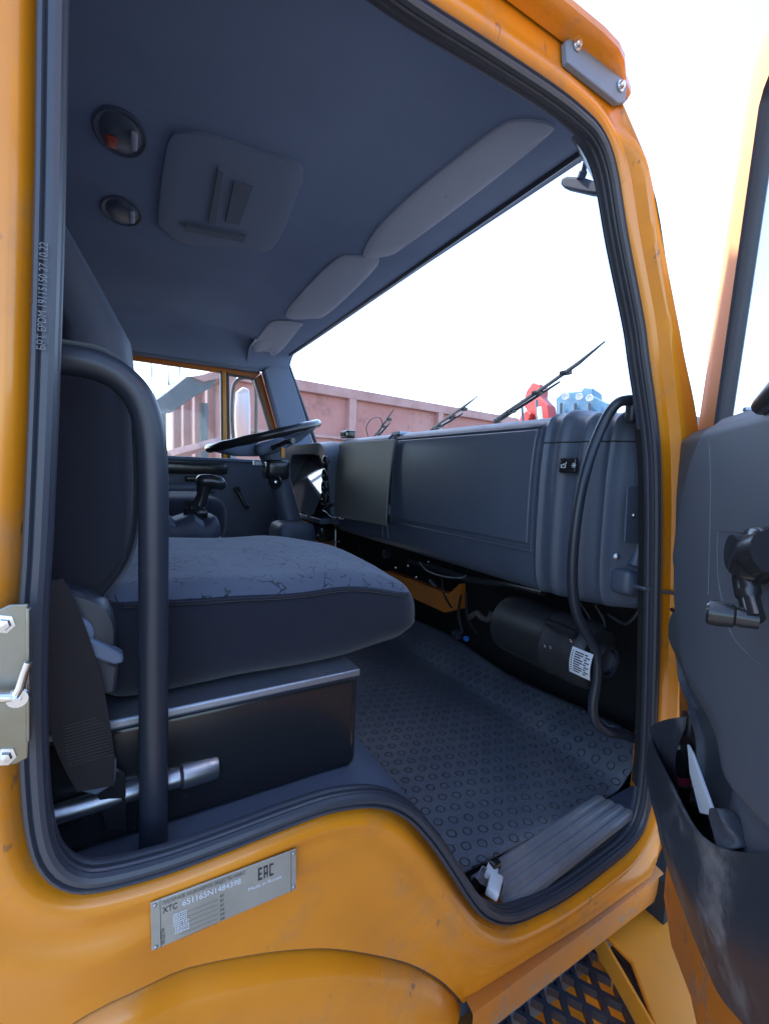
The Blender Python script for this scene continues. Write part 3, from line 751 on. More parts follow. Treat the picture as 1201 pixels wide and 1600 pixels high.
def band(y0, y1, z0, z1, lift, n=14, th=.004):
    """patch of dash face between y0..y1 and z0..z1, standing lift proud"""
    qs = [q for q in DPS if z0 <= q.z <= z1 and q.x < .03]
    top = lambda y: Vector((0, 0, 0))
    R_ = [[dpt(y, q, lift) for q in qs] for y in [y0 + (y1 - y0) * i / n for i in range(n + 1)]]
    return R_
def plate_from(rows, th, name, m, par):
    n = len(rows); k = len(rows[0]); mb = MB(); mb.grid(rows)
    edge = [rows[0][j] for j in range(k)] + [rows[i][k - 1] for i in range(1, n)] + [rows[n - 1][j] for j in range(k - 2, -1, -1)] + [rows[i][0] for i in range(n - 2, 0, -1)]
    mb.grid([edge, [p + Vector((th, 0, 0)) for p in edge]], True)
    return mb.out(name, m, par, bevel=.0025, seg=2)
lid = plate_from(band(.272, .905, -.172, .118, .0065), .010, 'glovebox_lid', 'panel', dash)
# raised frame round the lid
R_ = band(.262, .915, -.182, .126, .002)
edge = [R_[0][j] for j in range(len(R_[0]))] + [R_[i][-1] for i in range(1, len(R_))] + [R_[-1][j] for j in range(len(R_[0]) - 2, -1, -1)] + [R_[i][0] for i in range(len(R_) - 2, 0, -1)]
MB().tube(edge + [edge[0]], .0032, 8).out('lid_frame', 'plastic', dash)
# horizontal seam right of the lid
q = min(DPS, key=lambda q: abs(q.z - .085) + (9 if q.x > .03 else 0))
MB().tube([dpt(.05 + i * .004, q, .0006) for i in range(50)], .0014, 6).out('seam', 'dark', dash)
# second vertical band left of the lid
for yy in (.945, .985):
    MB().tube([dpt(yy, q, .001) for q in DPS if q.z > -.25], .0045, 8).out('dash_rib', 'plastic', dash)
# centre board, partly off its seat
cpx = ((532, 692), (616, 686), (602, 822), (519, 806))
offx = (.828, .828, .800, .825)
pts = [on(u, v, x=xx) for (u, v), xx in zip(cpx, offx)]
rows = []
for i in range(13):
    a = i / 12; rows.append([pts[0].lerp(pts[1], a).lerp(pts[3].lerp(pts[2], a), j / 12) + Vector((-.006 * math.sin(math.pi * j / 12), 0, 0)) for j in range(13)])
cb = plate_from(rows, .005, 'centre_board', 'boardlid', dash); cb['label'] = 'flat board in the middle of the dash, one corner sprung loose'
# console behind the board: dark box paints in gap shade, plus switches, red strip
mb = MB(); p = on(575, 755, x=.846); mb.box((.834, p.y, -.04), (.006, .20, .14)); mb.out('console_gap_shade', 'dark', dash, smooth=False)
for u, v, mm in ((607, 732, 'steel'), (606, 752, 'steel'), (605, 772, 'steel')): MB().rbox(on(u, v, x=.830), (.004, .012, .007), .003, 4).out('console_switch', mm, dash)
MB().box(on(600, 806, x=.826), (.003, .018, .006)).out('red_strip', 'redlabel', dash, smooth=False)
MB().box(on(604, 796, x=.827), (.002, .020, .018)).out('grey_strip', 'trimgrey', dash, smooth=False)
# small twin-socket box and flap on the dash top
bx = on(543, 679, x=.90); mb = MB(); mb.rbox(bx, (.02, .045, .018), .006, 5); o_ = mb.out('twin_socket', 'gloss', dash)
for dy in (.020, -.002):
    c = bx + Vector((-.021, dy, 0)); MB().lathe(c, (-1, 0, 0), [(.010, 0), (.010, .003), (.007, .003), (.006, -.004), (.0001, -.004)], 14).out('socket', 'steel_black', o_)
MB().rbox(on(628, 678, x=.90), (.03, .03, .008), .004, 4).out('dash_clip', 'alu', dash)
# switch block with two pictograms
sx = on(888, 727, y=.195); sx.x = fx(.195) - .010
sw = MB().rbox(on(888, 727, x=fx(.19) - .012), (.006, .022, .017), .004, 5).out('switch_block', 'gloss', dash)
def sline(mb, c, pts, r=.0010): mb.tube([c + Vector((0, -a, b)) for a, b in pts], r, 6)
cL = on(880, 727, x=fx(.19) - .0195); cR = on(896, 727, x=fx(.18) - .0195); mb = MB()
for k in range(3):
    a = k * math.pi / 3; sline(mb, cR, [(-.0055 * math.cos(a), -.0055 * math.sin(a)), (.0055 * math.cos(a), .0055 * math.sin(a))])
sline(mb, cL, [(-.006, .002), (-.006, -.005), (.005, -.005), (.005, .001)]); sline(mb, cL, [(-.002, -.002), (-.002, .001), (.001, .003), (.004, .002)]); sline(mb, cL, [(.007, .007), (.006, .003)])
mb.out('pictogram', 'label', sw)
# side bracket plate and lower boss at the near end
p = on(990, 800, y=.052); pl = [on(u, v, y=.044) for u, v in ((981, 760), (1003, 760), (1000, 850), (976, 848))]
bp = MB().prism(pl, (0, .004, 0)).out('side_plate', 'plastic', dash, bevel=.001, smooth=False)
MB().lathe(on(989, 805, y=.043), (0, -1, 0), [(.0001, .004), (.003, .003), (.0042, .001), (.0055, 0)], 12).out('bolt', 'chrome', bp)
MB().lathe(on(963, 870, y=.058), (-.6, -.8, 0), [(.0001, .004), (.004, .003), (.0065, .001), (.0075, 0)], 12).out('trim_screw', 'steel', dash)
MB().rbox(on(978, 910, y=.068), (.030, .026, .028), .015, 8, deform=lambda p: Vector((p.x, p.y, p.z - p.x * .2))).out('strap_boss', 'plastic', dash)
MB().tube([on(u, v, y=.054) for u, v in ((1003, 700), (1001, 760), (998, 860), (990, 885))], [.012, .012, .012, .014], 12).out('end_moulding', 'plastic', dash)

# vents and instrument cluster ------------------------------------------------
cl = empty('instrument_cluster', (.80, 1.62, 0.), truck)
def cp(u, v, y=1.6): return on(u, v, y=y)
# oval vents down the near edge of the hood
for (u, v) in ((509, 722), (508, 742), (507, 761), (506, 779)):
    c = on(u, v, x=.783); mb = MB(); rows = []
    for (s, d) in ((1.25, .004), (1.2, -.003), (1.0, -.004), (.88, .0), (.8, .02)):
        rows.append([c + Vector((d - .004, .024 * s * math.cos(t), .026 * s * math.sin(t))) for t in [2 * math.pi * k / 20 for k in range(20)]])
    mb.grid(rows, True); mb.add([rows[-1][k] for k in range(20)], [list(range(20))]); mb.out('air_vent', 'gloss', cl)
# hood: arched shell open towards the driver
def arch(y0, y1, z0, z1, r, n=10):
    out = [Vector((0, y1, z0))]
    for k in range(n + 1):
        a = math.pi / 2 * k / n; out.append(Vector((0, y1 - r + r * math.cos(a), z1 - r + r * math.sin(a))))
    for k in range(n + 1):
        a = math.pi / 2 * k / n; out.append(Vector((0, y0 + r - r * math.sin(a), z1 - r + r * math.cos(a))))
    out.append(Vector((0, y0, z0))); return out
o1 = arch(1.39, 2.03, -.245, .125, .10); o2 = arch(1.50, 1.98, -.225, .080, .07)
def sl_(L_, x0, k): return [Vector((x0 + k * (.10 - p.z) , p.y, p.z)) for p in L_]
rows = [sl_(o2, .90, .0), sl_(o2, .795, .10), sl_(o1, .775, .10), sl_(o1, .795, .10), sl_([p + Vector((0, 0, .012)) if p.z > .05 else p for p in o1], .84, 0), sl_(o1, 1.02, 0)]
MB().grid(rows).out('cluster_hood', 'plastic', cl)
MB().box((.905, 1.72, -.07), (.006, .29, .165)).out('gauge_face', 'dark', cl, smooth=False)
MB().add([(.895, 1.502, .078), (.895, 1.978, .078), (.76, 1.978, -.215), (.76, 1.502, -.215)], [(0, 1, 2, 3)]).out('gauge_glass', 'gaugeglass', cl, smooth=False)
for yy in ():
    MB().lathe((.897, yy, -.05), (-1, 0, 0), [(.068, 0), (.068, .012), (.062, .014), (.060, .004), (.0001, .004)], 28).out('gauge', 'label' if yy < 1.6 else 'plastic', cl)
MB().box((.86, 1.72, -.235), (.10, .31, .012)).out('cluster_shelf', 'plastic', cl, bevel=.004)
# dash body on the driver's side beneath
MB().rbox((1.03, 1.79, -.03), (.08, .37, .155), .05, 8).out('driver_dash', 'plastic', cl)

# steering wheel -----------------------------------------------------------------
swc = Vector((.555, 1.60, .150)); a = math.atan2(.152, .505)
e1 = Vector((math.cos(a), 0, math.sin(a))); e2 = Vector((0, 1, 0)); e3 = e1.cross(e2)
sw_ = empty('steering_wheel', swc, truck)
N = 72; seg = 12; mb = MB(); rows = []
for i in range(N):
    t = 2 * math.pi * i / N; d = e1 * math.cos(t) + e2 * math.sin(t)
    rows.append([swc + d * (.249 + .019 * math.cos(s)) + e3 * ((.019 + .0012 * math.cos(t * 60)) * math.sin(s)) for s in [2 * math.pi * k / seg for k in range(seg)]])
rows.append(rows[0]); mb.grid(rows, True).out('rim', 'gloss', sw_)
mb = MB()
mb.rbox(swc + e3 * -.055, (.075, .085, .03), .028, 8, rot=Matrix((e1, e2, e3)).transposed()); mb.out('hub', 'trimgrey', sw_)
for sx_, sy_ in ((-1, .35), (-1, -.35), (1, .55), (1, -.55)):
    d = (e1 * sx_ + e2 * sy_).normalized()
    MB().tube([swc + d * .06 + e3 * -.05, swc + d * .15 + e3 * -.035, swc + d * .245], [.034, .026, .015], 12, flat=.45).out('spoke', 'trimgrey', sw_)
# column
hub = swc + e3 * -.08
cc = empty('steering_column', hub, truck)
q = [hub, Vector((.60, 1.60, .02)), Vector((.64, 1.60, -.10)), Vector((.68, 1.59, -.25)), Vector((.70, 1.58, -.40))]
MB().tube(spline(q, 5), [.052] * 21, 16, flat=.9).out('column_cover', 'plastic', cc)
MB().rbox((.60, 1.565, -.005), (.055, .050, .045), .02, 7).out('column_switch_box', 'gloss', cc)
c = on(430, 753, y=1.50); MB().lathe(c, (-.35, -.9, .2), [(.03, -.02), (.03, .01), (.024, .014), (.016, .006), (.012, .016), (.0001, .018)], 20).out('ignition_lock', 'gloss', cc)
MB().lathe(c + Vector((-.006, -.017, .003)), (-.35, -.9, .2), [(.006, 0), (.006, .004), (.0001, .005)], 10).out('lock_face', 'chrome', cc)
q = [on(425, 700, y=1.5), on(447, 690, y=1.46), on(458, 689, y=1.42)]; MB().tube(q, [.012, .011, .014], 10).out('stalk', 'gloss', cc)
MB().box(on(441, 707, y=1.47), (.008, .01, .022)).out('orange_tag', 'paint', cc, smooth=False)
MB().box(on(406, 724, y=1.62), (.03, .02, .012)).out('pale_stalk', 'alu', cc, bevel=.004)
MB().rbox((.66, 1.50, -.33), (.09, .09, .09), .035, 7).out('column_foot', 'plastic', cc)

# gear lever ------------------------------------------------------------------
k0 = on(324, 752, y=.95); k1 = on(302, 815, y=.95)
gl = empty('gear_lever', k1, truck)
MB().rbox(k0 + Vector((.01, 0, .0)), (.043, .027, .021), .02, 8, deform=lambda p: Vector((p.x, p.y, p.z - .2 * max(0, p.x) ))).out('knob', 'gloss', gl)
MB().tube([k0 + Vector((-.008, 0, -.01)), k0.lerp(k1, .35), k0.lerp(k1, .75)], [.024, .017, .021], 14).out('lever_sleeve', 'gloss', gl)
rnd = random.Random(3)
def crump(p):
    return p + Vector((noise.noise(p * 40), noise.noise(p * 40 + Vector((9, 0, 0))), noise.noise(p * 40 + Vector((0, 9, 0))))) * .016
MB().rbox(k0.lerp(k1, .82), (.036, .036, .034), .03, 12, deform=crump).out('crumpled_wrap', 'gloss', gl)
mb = MB(); mb.rbox(k1 + Vector((-.03, 0, -.03)), (.10, .09, .05), .045, 12, deform=lambda p: p + Vector((0, 0, .012 * math.sin(p.x * 90)))); mb.out('gaiter', 'vinyl', gl)
MB().rbox(k1 + Vector((.01, -.02, -.085)), (.075, .09, .035), .01, 6).out('lever_base', 'trimgrey', gl)

# seats ------------------------------------------------------------------------
ps = empty('passenger_seat', (.2, .39, -.47), truck)
def cush(p):
    # local to (.2,.39,-.233): crown on top, front edge rolls down, sides pulled in at the bottom
    x, y, z = p; q = Vector(p)
    q.z += (.016 * (1 - (y / .25) ** 2) * (1 if z > 0 else 0)) - .055 * sst(.06, .27, x) * (1 if z > 0 else .25) * (.7 if z > 0 else 1)
    q.z -= .012 * math.exp(-(x / .12) ** 2) * (1 if z > 0 else 0)
    if z < 0: q.z += .030 * sst(.08, .25, x) * min(1, -z / .06)
    q.y += .006 * noise.noise(Vector((x * 7, z * 9, 3)))* (1 if abs(y) > .2 else 0)
    q.z += .004 * noise.noise(Vector((x * 9, y * 9, z * 4)))
    return q
cu = MB().rbox((.205, .395, -.238), (.254, .255, .077), .050, 60, deform=cush).out('cushion', 'fabric', ps)
cu.data.materials.append(M['fabric_top'])
for p in cu.data.polygons:
    if p.normal.z > -.1 and p.center.z > -.238 + cush(Vector((max(-.25, min(.245, p.center.x - .205)), -.247, .060))).z: p.material_index = 1
# welt between side and top
mb = MB(); w_ = []
for i in range(40):
    x = -.21 + .43 * i / 39
    q = cush(Vector((x, -.247, .060))); w_.append(Vector((.205, .395, -.238)) + q + Vector((0, -.002, -.003)))
mb.tube(w_, .0032, 6); mb.out('welt', 'fabric', cu)
def bend(p):
    z = p.z; q = Vector(p); lean = -.10 * sst(-.05, .5, z + .17) * 0
    q.x += .0 ; q.x -= .02 * sst(.10, .0, z + .17)
    q.z += .012 * (1 - (p.y / .25) ** 2)
    q.x += -.012 * math.exp(-((p.y) / .12) ** 2) * (1 if p.x > 0 else 0)
    return q
bk = MB().rbox((-.060, .395, -.020), (.075, .255, .165), .055, 16, deform=bend).out('backrest', 'back_fabric', ps)
# welt round the near face of the backrest
w_ = []
for k in range(60):
    t = k / 59
    w_.append((t,))
y_ = .143
path = [(-.125, .122), (-.06, .130), (-.02, .120), (.004, .095), (.010, .04), (.010, -.06), (-.002, -.12), (-.03, -.165)]
MB().tube(spline([Vector((a, y_, b)) for a, b in path], 8), .004, 6).out('back_welt', 'fabric', bk)
def hr(p):
    q = Vector(p); z = p.z + .23
    q.y *= 1 - .35 * sst(.1, .46, z); q.x += -.30 * max(0, z - .10) * sst(.0, .2, z) - .02
    return q
# profile of the upper back, leaning to the rear
def headprof(t):      # t 0..1 from bottom to top : front x, z
    pts = [(.020, .08), (.010, .18), (-.030, .26), (-.072, .34), (-.112, .42), (-.155, .50)]
    f = t * (len(pts) - 1); i = min(int(f), len(pts) - 2); u = f - i
    return pts[i][0] * (1 - u) + pts[i + 1][0] * u, pts[i][1] * (1 - u) + pts[i + 1][1] * u
rows = []
for i in range(31):
    t = i / 30; fx_, fz_ = headprof(t); hw = .185 - .06 * t - (.05 * sst(.85, 1, t)); dep = .10 * (1 - .35 * t); row = []
    for k in range(36):
        s = 2 * math.pi * k / 36; cx, sy = math.cos(s), math.sin(s)
        e = .45; X = math.copysign(abs(cx) ** e, cx); Y = math.copysign(abs(sy) ** e, sy)
        sh = 1 - .5 * sst(.93, 1, t)
        row.append(Vector((fx_ - dep / 2 + dep / 2 * X * sh, .395 + .02 + hw * Y * sh, fz_)))
    rows.append(row)
mb = MB(); mb.grid(rows, True); mb.add(rows[-1], [list(range(36))])
mb.out('headrest', 'vinyl', ps)
# recliner cover and lever
c = on(135, 985, y=.128)
mb = MB(); rows = []
px_ = [(85, 925), (110, 922), (140, 930), (165, 945), (180, 975), (180, 1010), (176, 1055), (165, 1080), (130, 1082), (95, 1060)]
a_ = [on(u, v, y=.118) for u, v in px_]; a_ = spline(a_, 4, True); cc_ = sum(a_, Vector()) / len(a_)
rows = [[p + Vector((0, .03, 0)) for p in a_], [p.copy() for p in a_], [p.lerp(cc_, .10) + Vector((0, -.006, 0)) for p in a_], [p.lerp(cc_, .6) + Vector((0, -.009, 0)) for p in a_], [p.lerp(cc_, .98) + Vector((0, -.009, 0)) for p in a_]]
MB().grid(rows, True).out('recliner_cover', 'recliner', ps)
MB().lathe(on(112, 990, y=.112), (0, -1, 0), [(.022, 0), (.022, .008), (.018, .011), (.0001, .012)], 20).out('recliner_cap', 'trimgrey', ps)
t4 = [on(u, v, y=.100) for u, v in ((112, 988), (150, 1002), (192, 1024), (193, 1036), (178, 1040), (125, 1022))]
MB().prism(t4, (0, .02, 0)).out('recliner_lever', 'trimgrey', ps, bevel=.003)
t4 = [on(u, v, y=.110) for u, v in ((125, 1022), (186, 1040), (180, 1085), (140, 1090))]
MB().prism(t4, (0, .03, 0)).out('lever_shroud', 'recliner', ps, bevel=.004)
# seat base box
sb = MB().box((.115, .36, -.402), (.205, .238, .078)).out('seat_base', 'gloss', ps, bevel=.012, seg=3)
MB().box((.105, .345, -.320), (.215, .230, .006)).out('slide_rail', 'alu', ps, bevel=.003)
MB().tube([Vector((-.10, .121, -.325)), Vector((.10, .121, -.325)), Vector((.30, .121, -.325)), Vector((.312, .121, -.327))], .006, 8).out('base_edge', 'steel_black', sb)
MB().lathe(on(547, 1060, y=.118), (0, -1, 0), [(.004, 0), (.004, .001), (.0001, .0012)], 10).out('bolt_hole', 'dark', sb)

# driver's seat
ds = empty('driver_seat', (.1, 1.5, -.4), truck)
MB().rbox((.10, 1.50, -.20), (.235, .25, .085), .06, 12).out('cushion', 'back_fabric', ds)
MB().rbox((-.16, 1.50, .12), (.07, .25, .30), .055, 10, rot=Matrix.Rotation(-.12, 3, 'Y')).out('backrest', 'back_fabric', ds)
MB().box((.08, 1.50, -.39), (.20, .2, .10)).out('seat_base', 'gloss', ds, bevel=.01)

# seat belt ----------------------------------------------------------------------
def ribbon(pts, wid, th, dirs):
    rows = []
    for p, d in zip(pts, dirs): rows.append([p - d * wid / 2, p - d * wid / 2 + Vector((0, -th, 0)), p + d * wid / 2 + Vector((0, -th, 0)), p + d * wid / 2])
    return MB().grid(rows, True)
bl_ = [(84, 905, 30, 0), (95, 960, 60, 0), (112, 1050, 86, 0), (125, 1130, 92, 0), (140, 1190, 78, 0), (150, 1228, 56, 0)]
rows = []
Lp = spline([on(u - w_ / 2, v + w_ * .12, y=.085) for u, v, w_, _ in bl_], 6); Rp = spline([on(u + w_ / 2, v - w_ * .05, y=.095) for u, v, w_, _ in bl_], 6)
for a, b in zip(Lp, Rp): rows.append([a, a + Vector((0, -.003, 0)), a.lerp(b, .5) + Vector((0, -.004, 0)), b + Vector((0, -.003, 0)), b])
belt = MB().grid(rows, True).out('seat_belt', 'webbing', truck)
mb = MB()
for i in range(14):
    a = i / 13; p0 = on(98 + 9 * a, 1136 + 62 * a, y=.0835); p1 = on(158 + 22 * a, 1120 + 58 * a, y=.0905)
    m_ = 22
    for j in range(m_):
        s0, s1 = j / m_, (j + .6) / m_
        mb.tube([p0.lerp(p1, s0), p0.lerp(p1, (s0 + s1) / 2) + Vector((0, -.0012, .0008)), p0.lerp(p1, s1)], .0006, 4)
mb.out('belt_stitching', 'stitch', belt)
t4 = [on(u, v, y=.095) for u, v in ((112, 1210), (182, 1188), (180, 1225), (150, 1245), (125, 1238))]; MB().prism(t4, (0, .010, 0)).out('belt_end_sleeve', 'trimgrey', belt, bevel=.003)
t4 = [on(u, v, y=.105) for u, v in ((150, 1235), (180, 1200), (195, 1208), (200, 1300), (165, 1300))]; MB().prism(t4, (0, .006, 0)).out('belt_anchor', 'gloss', belt, bevel=.002)

# rails -------------------------------------------------------------------------
YR = .08
q = [on(u, v, y=YR) for u, v in ((240, 1322), (240, 1200), (240, 1000), (240, 850), (239, 740), (233, 670), (217, 622), (188, 590), (150, 571), (105, 562), (60, 560))]
MB().tube(spline(q, 6), .0160, 22).out('grab_rail', 'steel_black', truck)
q = [(1000, 627, .052), (982, 625, .058), (962, 632, .07), (942, 662, .085), (922, 712, .09), (906, 775, .09), (896, 850, .09), (894, 910, .09), (900, 955, .09), (916, 990, .085), (931, 1020, .08), (932, 1060, .08), (926, 1100, .08), (930, 1128, .075), (948, 1143, .066), (975, 1148, .058), (992, 1155, .052)]
MB().tube(spline([on(u, v, y=y) for u, v, y in q], 6), .0105, 16).out('entry_handle', 'steel_black', truck)
MB().rbox(on(990, 640, y=.060), (.018, .012, .028), .01, 6).out('handle_mount', 'steel_black', truck)

# heater ----------------------------------------------------------------------------
hx, hz, hr_ = .925, -.405, .078
he = empty('cab_heater', (hx, .6, hz), truck); he['label'] = 'black cylindrical cab heater with a white label'
MB().lathe((hx, 0, hz), (0, 1, 0), [(.0001, .100), (.030, .100), (.034, .085), (.036, .085), (.040, .102), (.066, .108), (.076, .122), (hr_, .14), (hr_, .21), (hr_ + .0015, .212), (hr_ + .0015, .222), (hr_, .224), (hr_, .36), (.074, .385), (.055, .40), (.0001, .402)], 40).out('heater_body', 'heaterblack', he)
MB().lathe((hx, .088, hz), (0, 1, 0), [(.028, -.002), (.034, -.004), (.036, .02), (.030, .02), (.026, 0)], 24).out('air_inlet', 'steel_black', he)
MB().lathe((hx, .094, hz), (0, 1, 0), [(.026, 0), (.014, .002), (.0001, .002)], 16).out('inlet_screen', 'alu', he)
# label wrapped on the cylinder
def cylpt(y, ang, r): return Vector((hx - r * math.cos(ang), y, hz + r * math.sin(ang)))
def angy(u, v):
    d = ray(u, v); o = CAM; A_ = d.x ** 2 + d.z ** 2; B = 2 * (d.x * (o.x - hx) + d.z * (o.z - hz)); C_ = (o.x - hx) ** 2 + (o.z - hz) ** 2 - hr_ ** 2
    D_ = B * B - 4 * A_ * C_
    t = (-B - math.sqrt(max(D_, 0))) / (2 * A_); p = o + d * t; return p.y, math.atan2(p.z - hz, hx - p.x)
y0, a0_ = angy(895, 1010); y1, a1_ = angy(935, 1020); _, a2_ = angy(893, 1050)
y0, y1 = max(y0, y1), min(y0, y1) + .008
rows = [[cylpt(y0 + (y1 - y0) * i / 8, a2_ + (a0_ - a2_) * j / 8, hr_ + .0012) for j in range(9)] for i in range(9)]
lb = MB().grid(rows).out('heater_label', 'label', he)
mb = MB()
for j in range(9):
    aa = a2_ + (a0_ - a2_) * (.12 + j * .09)
    for s0, s1 in ((.06, .12), (.2, .62) if j % 3 else (.2, .5), (.70, .92) if j % 2 else (.66, .8)):
        mb.add([cylpt(y0 + (y1 - y0) * s0, aa, hr_ + .002), cylpt(y0 + (y1 - y0) * s1, aa, hr_ + .002), cylpt(y0 + (y1 - y0) * s1, aa + .035, hr_ + .002), cylpt(y0 + (y1 - y0) * s0, aa + .035, hr_ + .002)], [(0, 1, 2, 3)])
mb.out('label_print', 'ink', lb, smooth=False)
for u, v in ((850, 1010), (859, 1012), (892, 1001)):
    y, aa = angy(u, v); MB().lathe(cylpt(y, aa, hr_ - .001), (-math.cos(aa), 0, math.sin(aa)), [(.0001, .005), (.0025, .0045), (.0042, .002), (.0048, 0)], 10).out('heater_bolt', 'chrome', he)
ya, aa1 = angy(858, 975); yb, ab1 = angy(905, 990)
MB().tube([cylpt(ya, aa1, hr_ + .004), cylpt((ya + yb) / 2, aa1 - .05, hr_ + .007), cylpt(yb, aa1 - .06, hr_ + .006)], [.009, .012, .010], 12).out('heater_duct', 'gloss', he)

# under the dash: hoses, wires, bracket ---------------------------------------------
q = [(586, 893), (604, 892), (640, 905), (700, 928), (717, 912), (717, 952), (694, 958), (650, 938), (606, 912)]
ob = MB().prism([on(u, v, x=1.0) for u, v in q], (.03, 0, 0)).out('cross_bracket', 'paint_jamb', truck, bevel=.004, smooth=False)
ob['label'] = 'orange steel bracket showing under the dashboard'
mb = MB(); hp = resample(spline([on(u, v, x=.93) for u, v in ((640, 876), (690, 890), (735, 905), (790, 912), (850, 925))], 8), .004)
mb.tube(hp, [.012 if i % 2 else .0095 for i in range(len(hp))], 12); mb.out('corrugated_hose', 'gloss', truck)
mb = MB(); mb.tube(spline([on(u, v, x=.92) for u, v in ((655, 878), (668, 892), (695, 901), (720, 903), (728, 899))], 6), .0028, 8); mb.out('pale_cable', 'alu', truck)
for pts, r_ in ((((560, 850), (570, 880), (585, 890)), .004), (((930, 945), (945, 975), (935, 990), (920, 985)), .004), (((950, 960), (975, 975), (990, 965), (1000, 950)), .004),
                (((905, 940), (925, 975), (918, 1000)), .0035), (((720, 930), (716, 960), (722, 990)), .005), (((728, 925), (730, 965), (745, 990)), .004), (((690, 900), (692, 925), (705, 950)), .0035)):
    MB().tube(spline([on(u, v, x=.95) for u, v in pts], 6), r_, 8).out('cable', 'wire', truck)
MB().tube(spline([on(u, v, x=1.0) for u, v in ((733, 965), (745, 958), (752, 965), (762, 968), (768, 958))], 6), .009, 8).out('hose_end', 'brown', truck)
for u, v, r_ in ((600, 866, .018),): MB().lathe(on(u, v, x=.93), (-1, 0, 0), [(.0001, .004), (r_ * .6, .003), (r_, .0), (r_, -.02)], 14).out('speaker_nut', 'steel_black', truck)
mb = MB(); mb.box(on(676, 911, x=.93), (.004, .020, .004), Matrix.Rotation(.35, 3, 'X')); mb.out('metal_tab', 'alu', truck, smooth=False)
for u, v in ((618, 887), (637, 884), (650, 902), (669, 878), (717, 998)): MB().lathe(on(u, v, x=.95), (-1, -.3, 0), [(.0001, .004), (.003, .003), (.005, 0)], 8).out('fixing_screw', 'chrome', truck)
# pedals and rods in the driver's footwell
mb = MB(); mb.tube([on(463, 850, x=.75), on(480, 842, x=.75), on(497, 836, x=.75)], .004, 8); mb.tube([on(462, 848, x=.75), on(466, 856, x=.75)], .005, 8); mb.out('linkage_rod', 'chrome', truck)
mb = MB(); mb.tube([on(524, 828, x=.82), on(524, 850, x=.82), on(524, 875, x=.82)], .004, 8); mb.tube([on(512, 848, x=.82), on(530, 846, x=.82)], .004, 8); mb.out('pedal_linkage', 'steel', truck)
MB().rbox(on(505, 830, x=.88), (.05, .06, .05), .03, 6).out('valve_body', 'gloss', truck)
mb = MB(); mb.tube(spline([on(u, v, x=.80) for u, v in ((500, 793), (510, 800), (520, 808), (535, 810))], 5), .006, 8); mb.out('chrome_lever', 'chrome', truck)
mb = MB(); mb.tube(spline([on(u, v, x=.80) for u, v in ((497, 800), (508, 794), (520, 788))], 5), .008, 8); mb.out('park_lever', 'gloss', truck)
MB().lathe(on(482, 807, y=1.5), (-1, -.3, 0), [(.0001, .004), (.006, .003), (.009, 0)], 10).out('cover_screw', 'chrome', truck)
MB().rbox(on(713, 992, x=.90), (.012, .014, .012), .004, 4).out('floor_connector', 'steel_black', truck)
MB().rbox(on(728, 998, x=.90), (.006, .007, .006), .002, 3).out('blue_plug', 'bluecap', truck)

# check strap and grommet cable
MB().tube([on(985, 914, y=.055), on(1010, 921, y=.01), Vector((.985, -.035, on(1068, 932, y=-.035).z))], .0042, 8).out('check_strap', 'alu', truck)
gr = MB().lathe(on(1049, 952, y=-.004), (0, -1, .0), [(.004, .014), (.009, .012), (.012, .006), (.016, .003), (.016, -.004)], 16).out('cable_grommet', 'rubber', truck)
MB().tube(spline([on(1049, 952, y=-.012), on(1058, 962, y=-.03), on(1063, 985, y=-.035), on(1056, 1000, y=-.01), on(1045, 985, y=-.004)], 6), .004, 8).out('door_cable', 'wire', gr)

# step below the sill ---------------------------------------------------------------
st = empty('entry_step', (.75, 0, -1.1), truck)
ZT = -1.06
mb = MB()
rot = math.radians(28)
x0_, x1_, y0_, y1_ = .45, .93, -.16, .14
def clip(a, b):
    """clip segment to the tread rectangle"""
    t0, t1 = 0., 1.; d = b - a
    for p, q in ((-d.x, a.x - x0_), (d.x, x1_ - a.x), (-d.y, a.y - y0_), (d.y, y1_ - a.y)):
        if abs(p) < 1e-9:
            if q < 0: return None
            continue
        r_ = q / p
        if p < 0: t0 = max(t0, r_)
        else: t1 = min(t1, r_)
    return (a + d * t0, a + d * t1) if t0 < t1 else None
for ang in (math.radians(58), math.radians(-58)):
    dv = Vector((math.cos(ang), math.sin(ang), 0)); nv = Vector((-dv.y, dv.x, 0))
    for k in range(-16, 17):
        c = Vector(((x0_ + x1_) / 2, (y0_ + y1_) / 2, 0)) + nv * (k * .040)
        s = clip(c - dv, c + dv)
        if s:
            a_, b_ = s; m_ = (a_ + b_) / 2; L_ = (b_ - a_).length / 2
            if L_ > .01: mb.box((m_.x, m_.y, ZT + (.0008 if ang > 0 else 0)), (L_, .0045, .009), Matrix((dv, nv, Vector((0, 0, 1)))).transposed())
mb.out('step_grating', 'steel_black', st, smooth=False)
mb = MB()
for (a_, b_) in (((x0_, y0_), (x1_, y0_)), ((x1_, y0_), (x1_, y1_)), ((x1_, y1_), (x0_, y1_)), ((x0_, y1_), (x0_, y0_))):
    mb.tube([Vector((*a_, ZT)), Vector((*b_, ZT))], .008, 8)
mb.out('grating_frame', 'steel_black', st)
wallbox('step_box', (.42, -.18, -1.36), (1.26, .20, -1.30), 'paint_fade', st, .01)
wallbox('step_back', (.42, .20, -1.36), (1.26, .22, -.98), 'paint_fade', st, .005)
rows = []
A1 = [on(u, v, z=-1.0) for u, v in ((925, 1440), (1000, 1398), (1045, 1388), (1085, 1470), (1130, 1600), (1140, 1660), (1040, 1650), (985, 1500))]
mb = MB(); mb.prism([Vector((p.x, p.y, -1.0)) for p in A1], (0, 0, -.012)); mb.out('step_flange', 'paint_fade', st, bevel=.004, smooth=False)
p0 = on(925, 1440, z=-1.0); p1 = on(1040, 1640, z=-1.0)
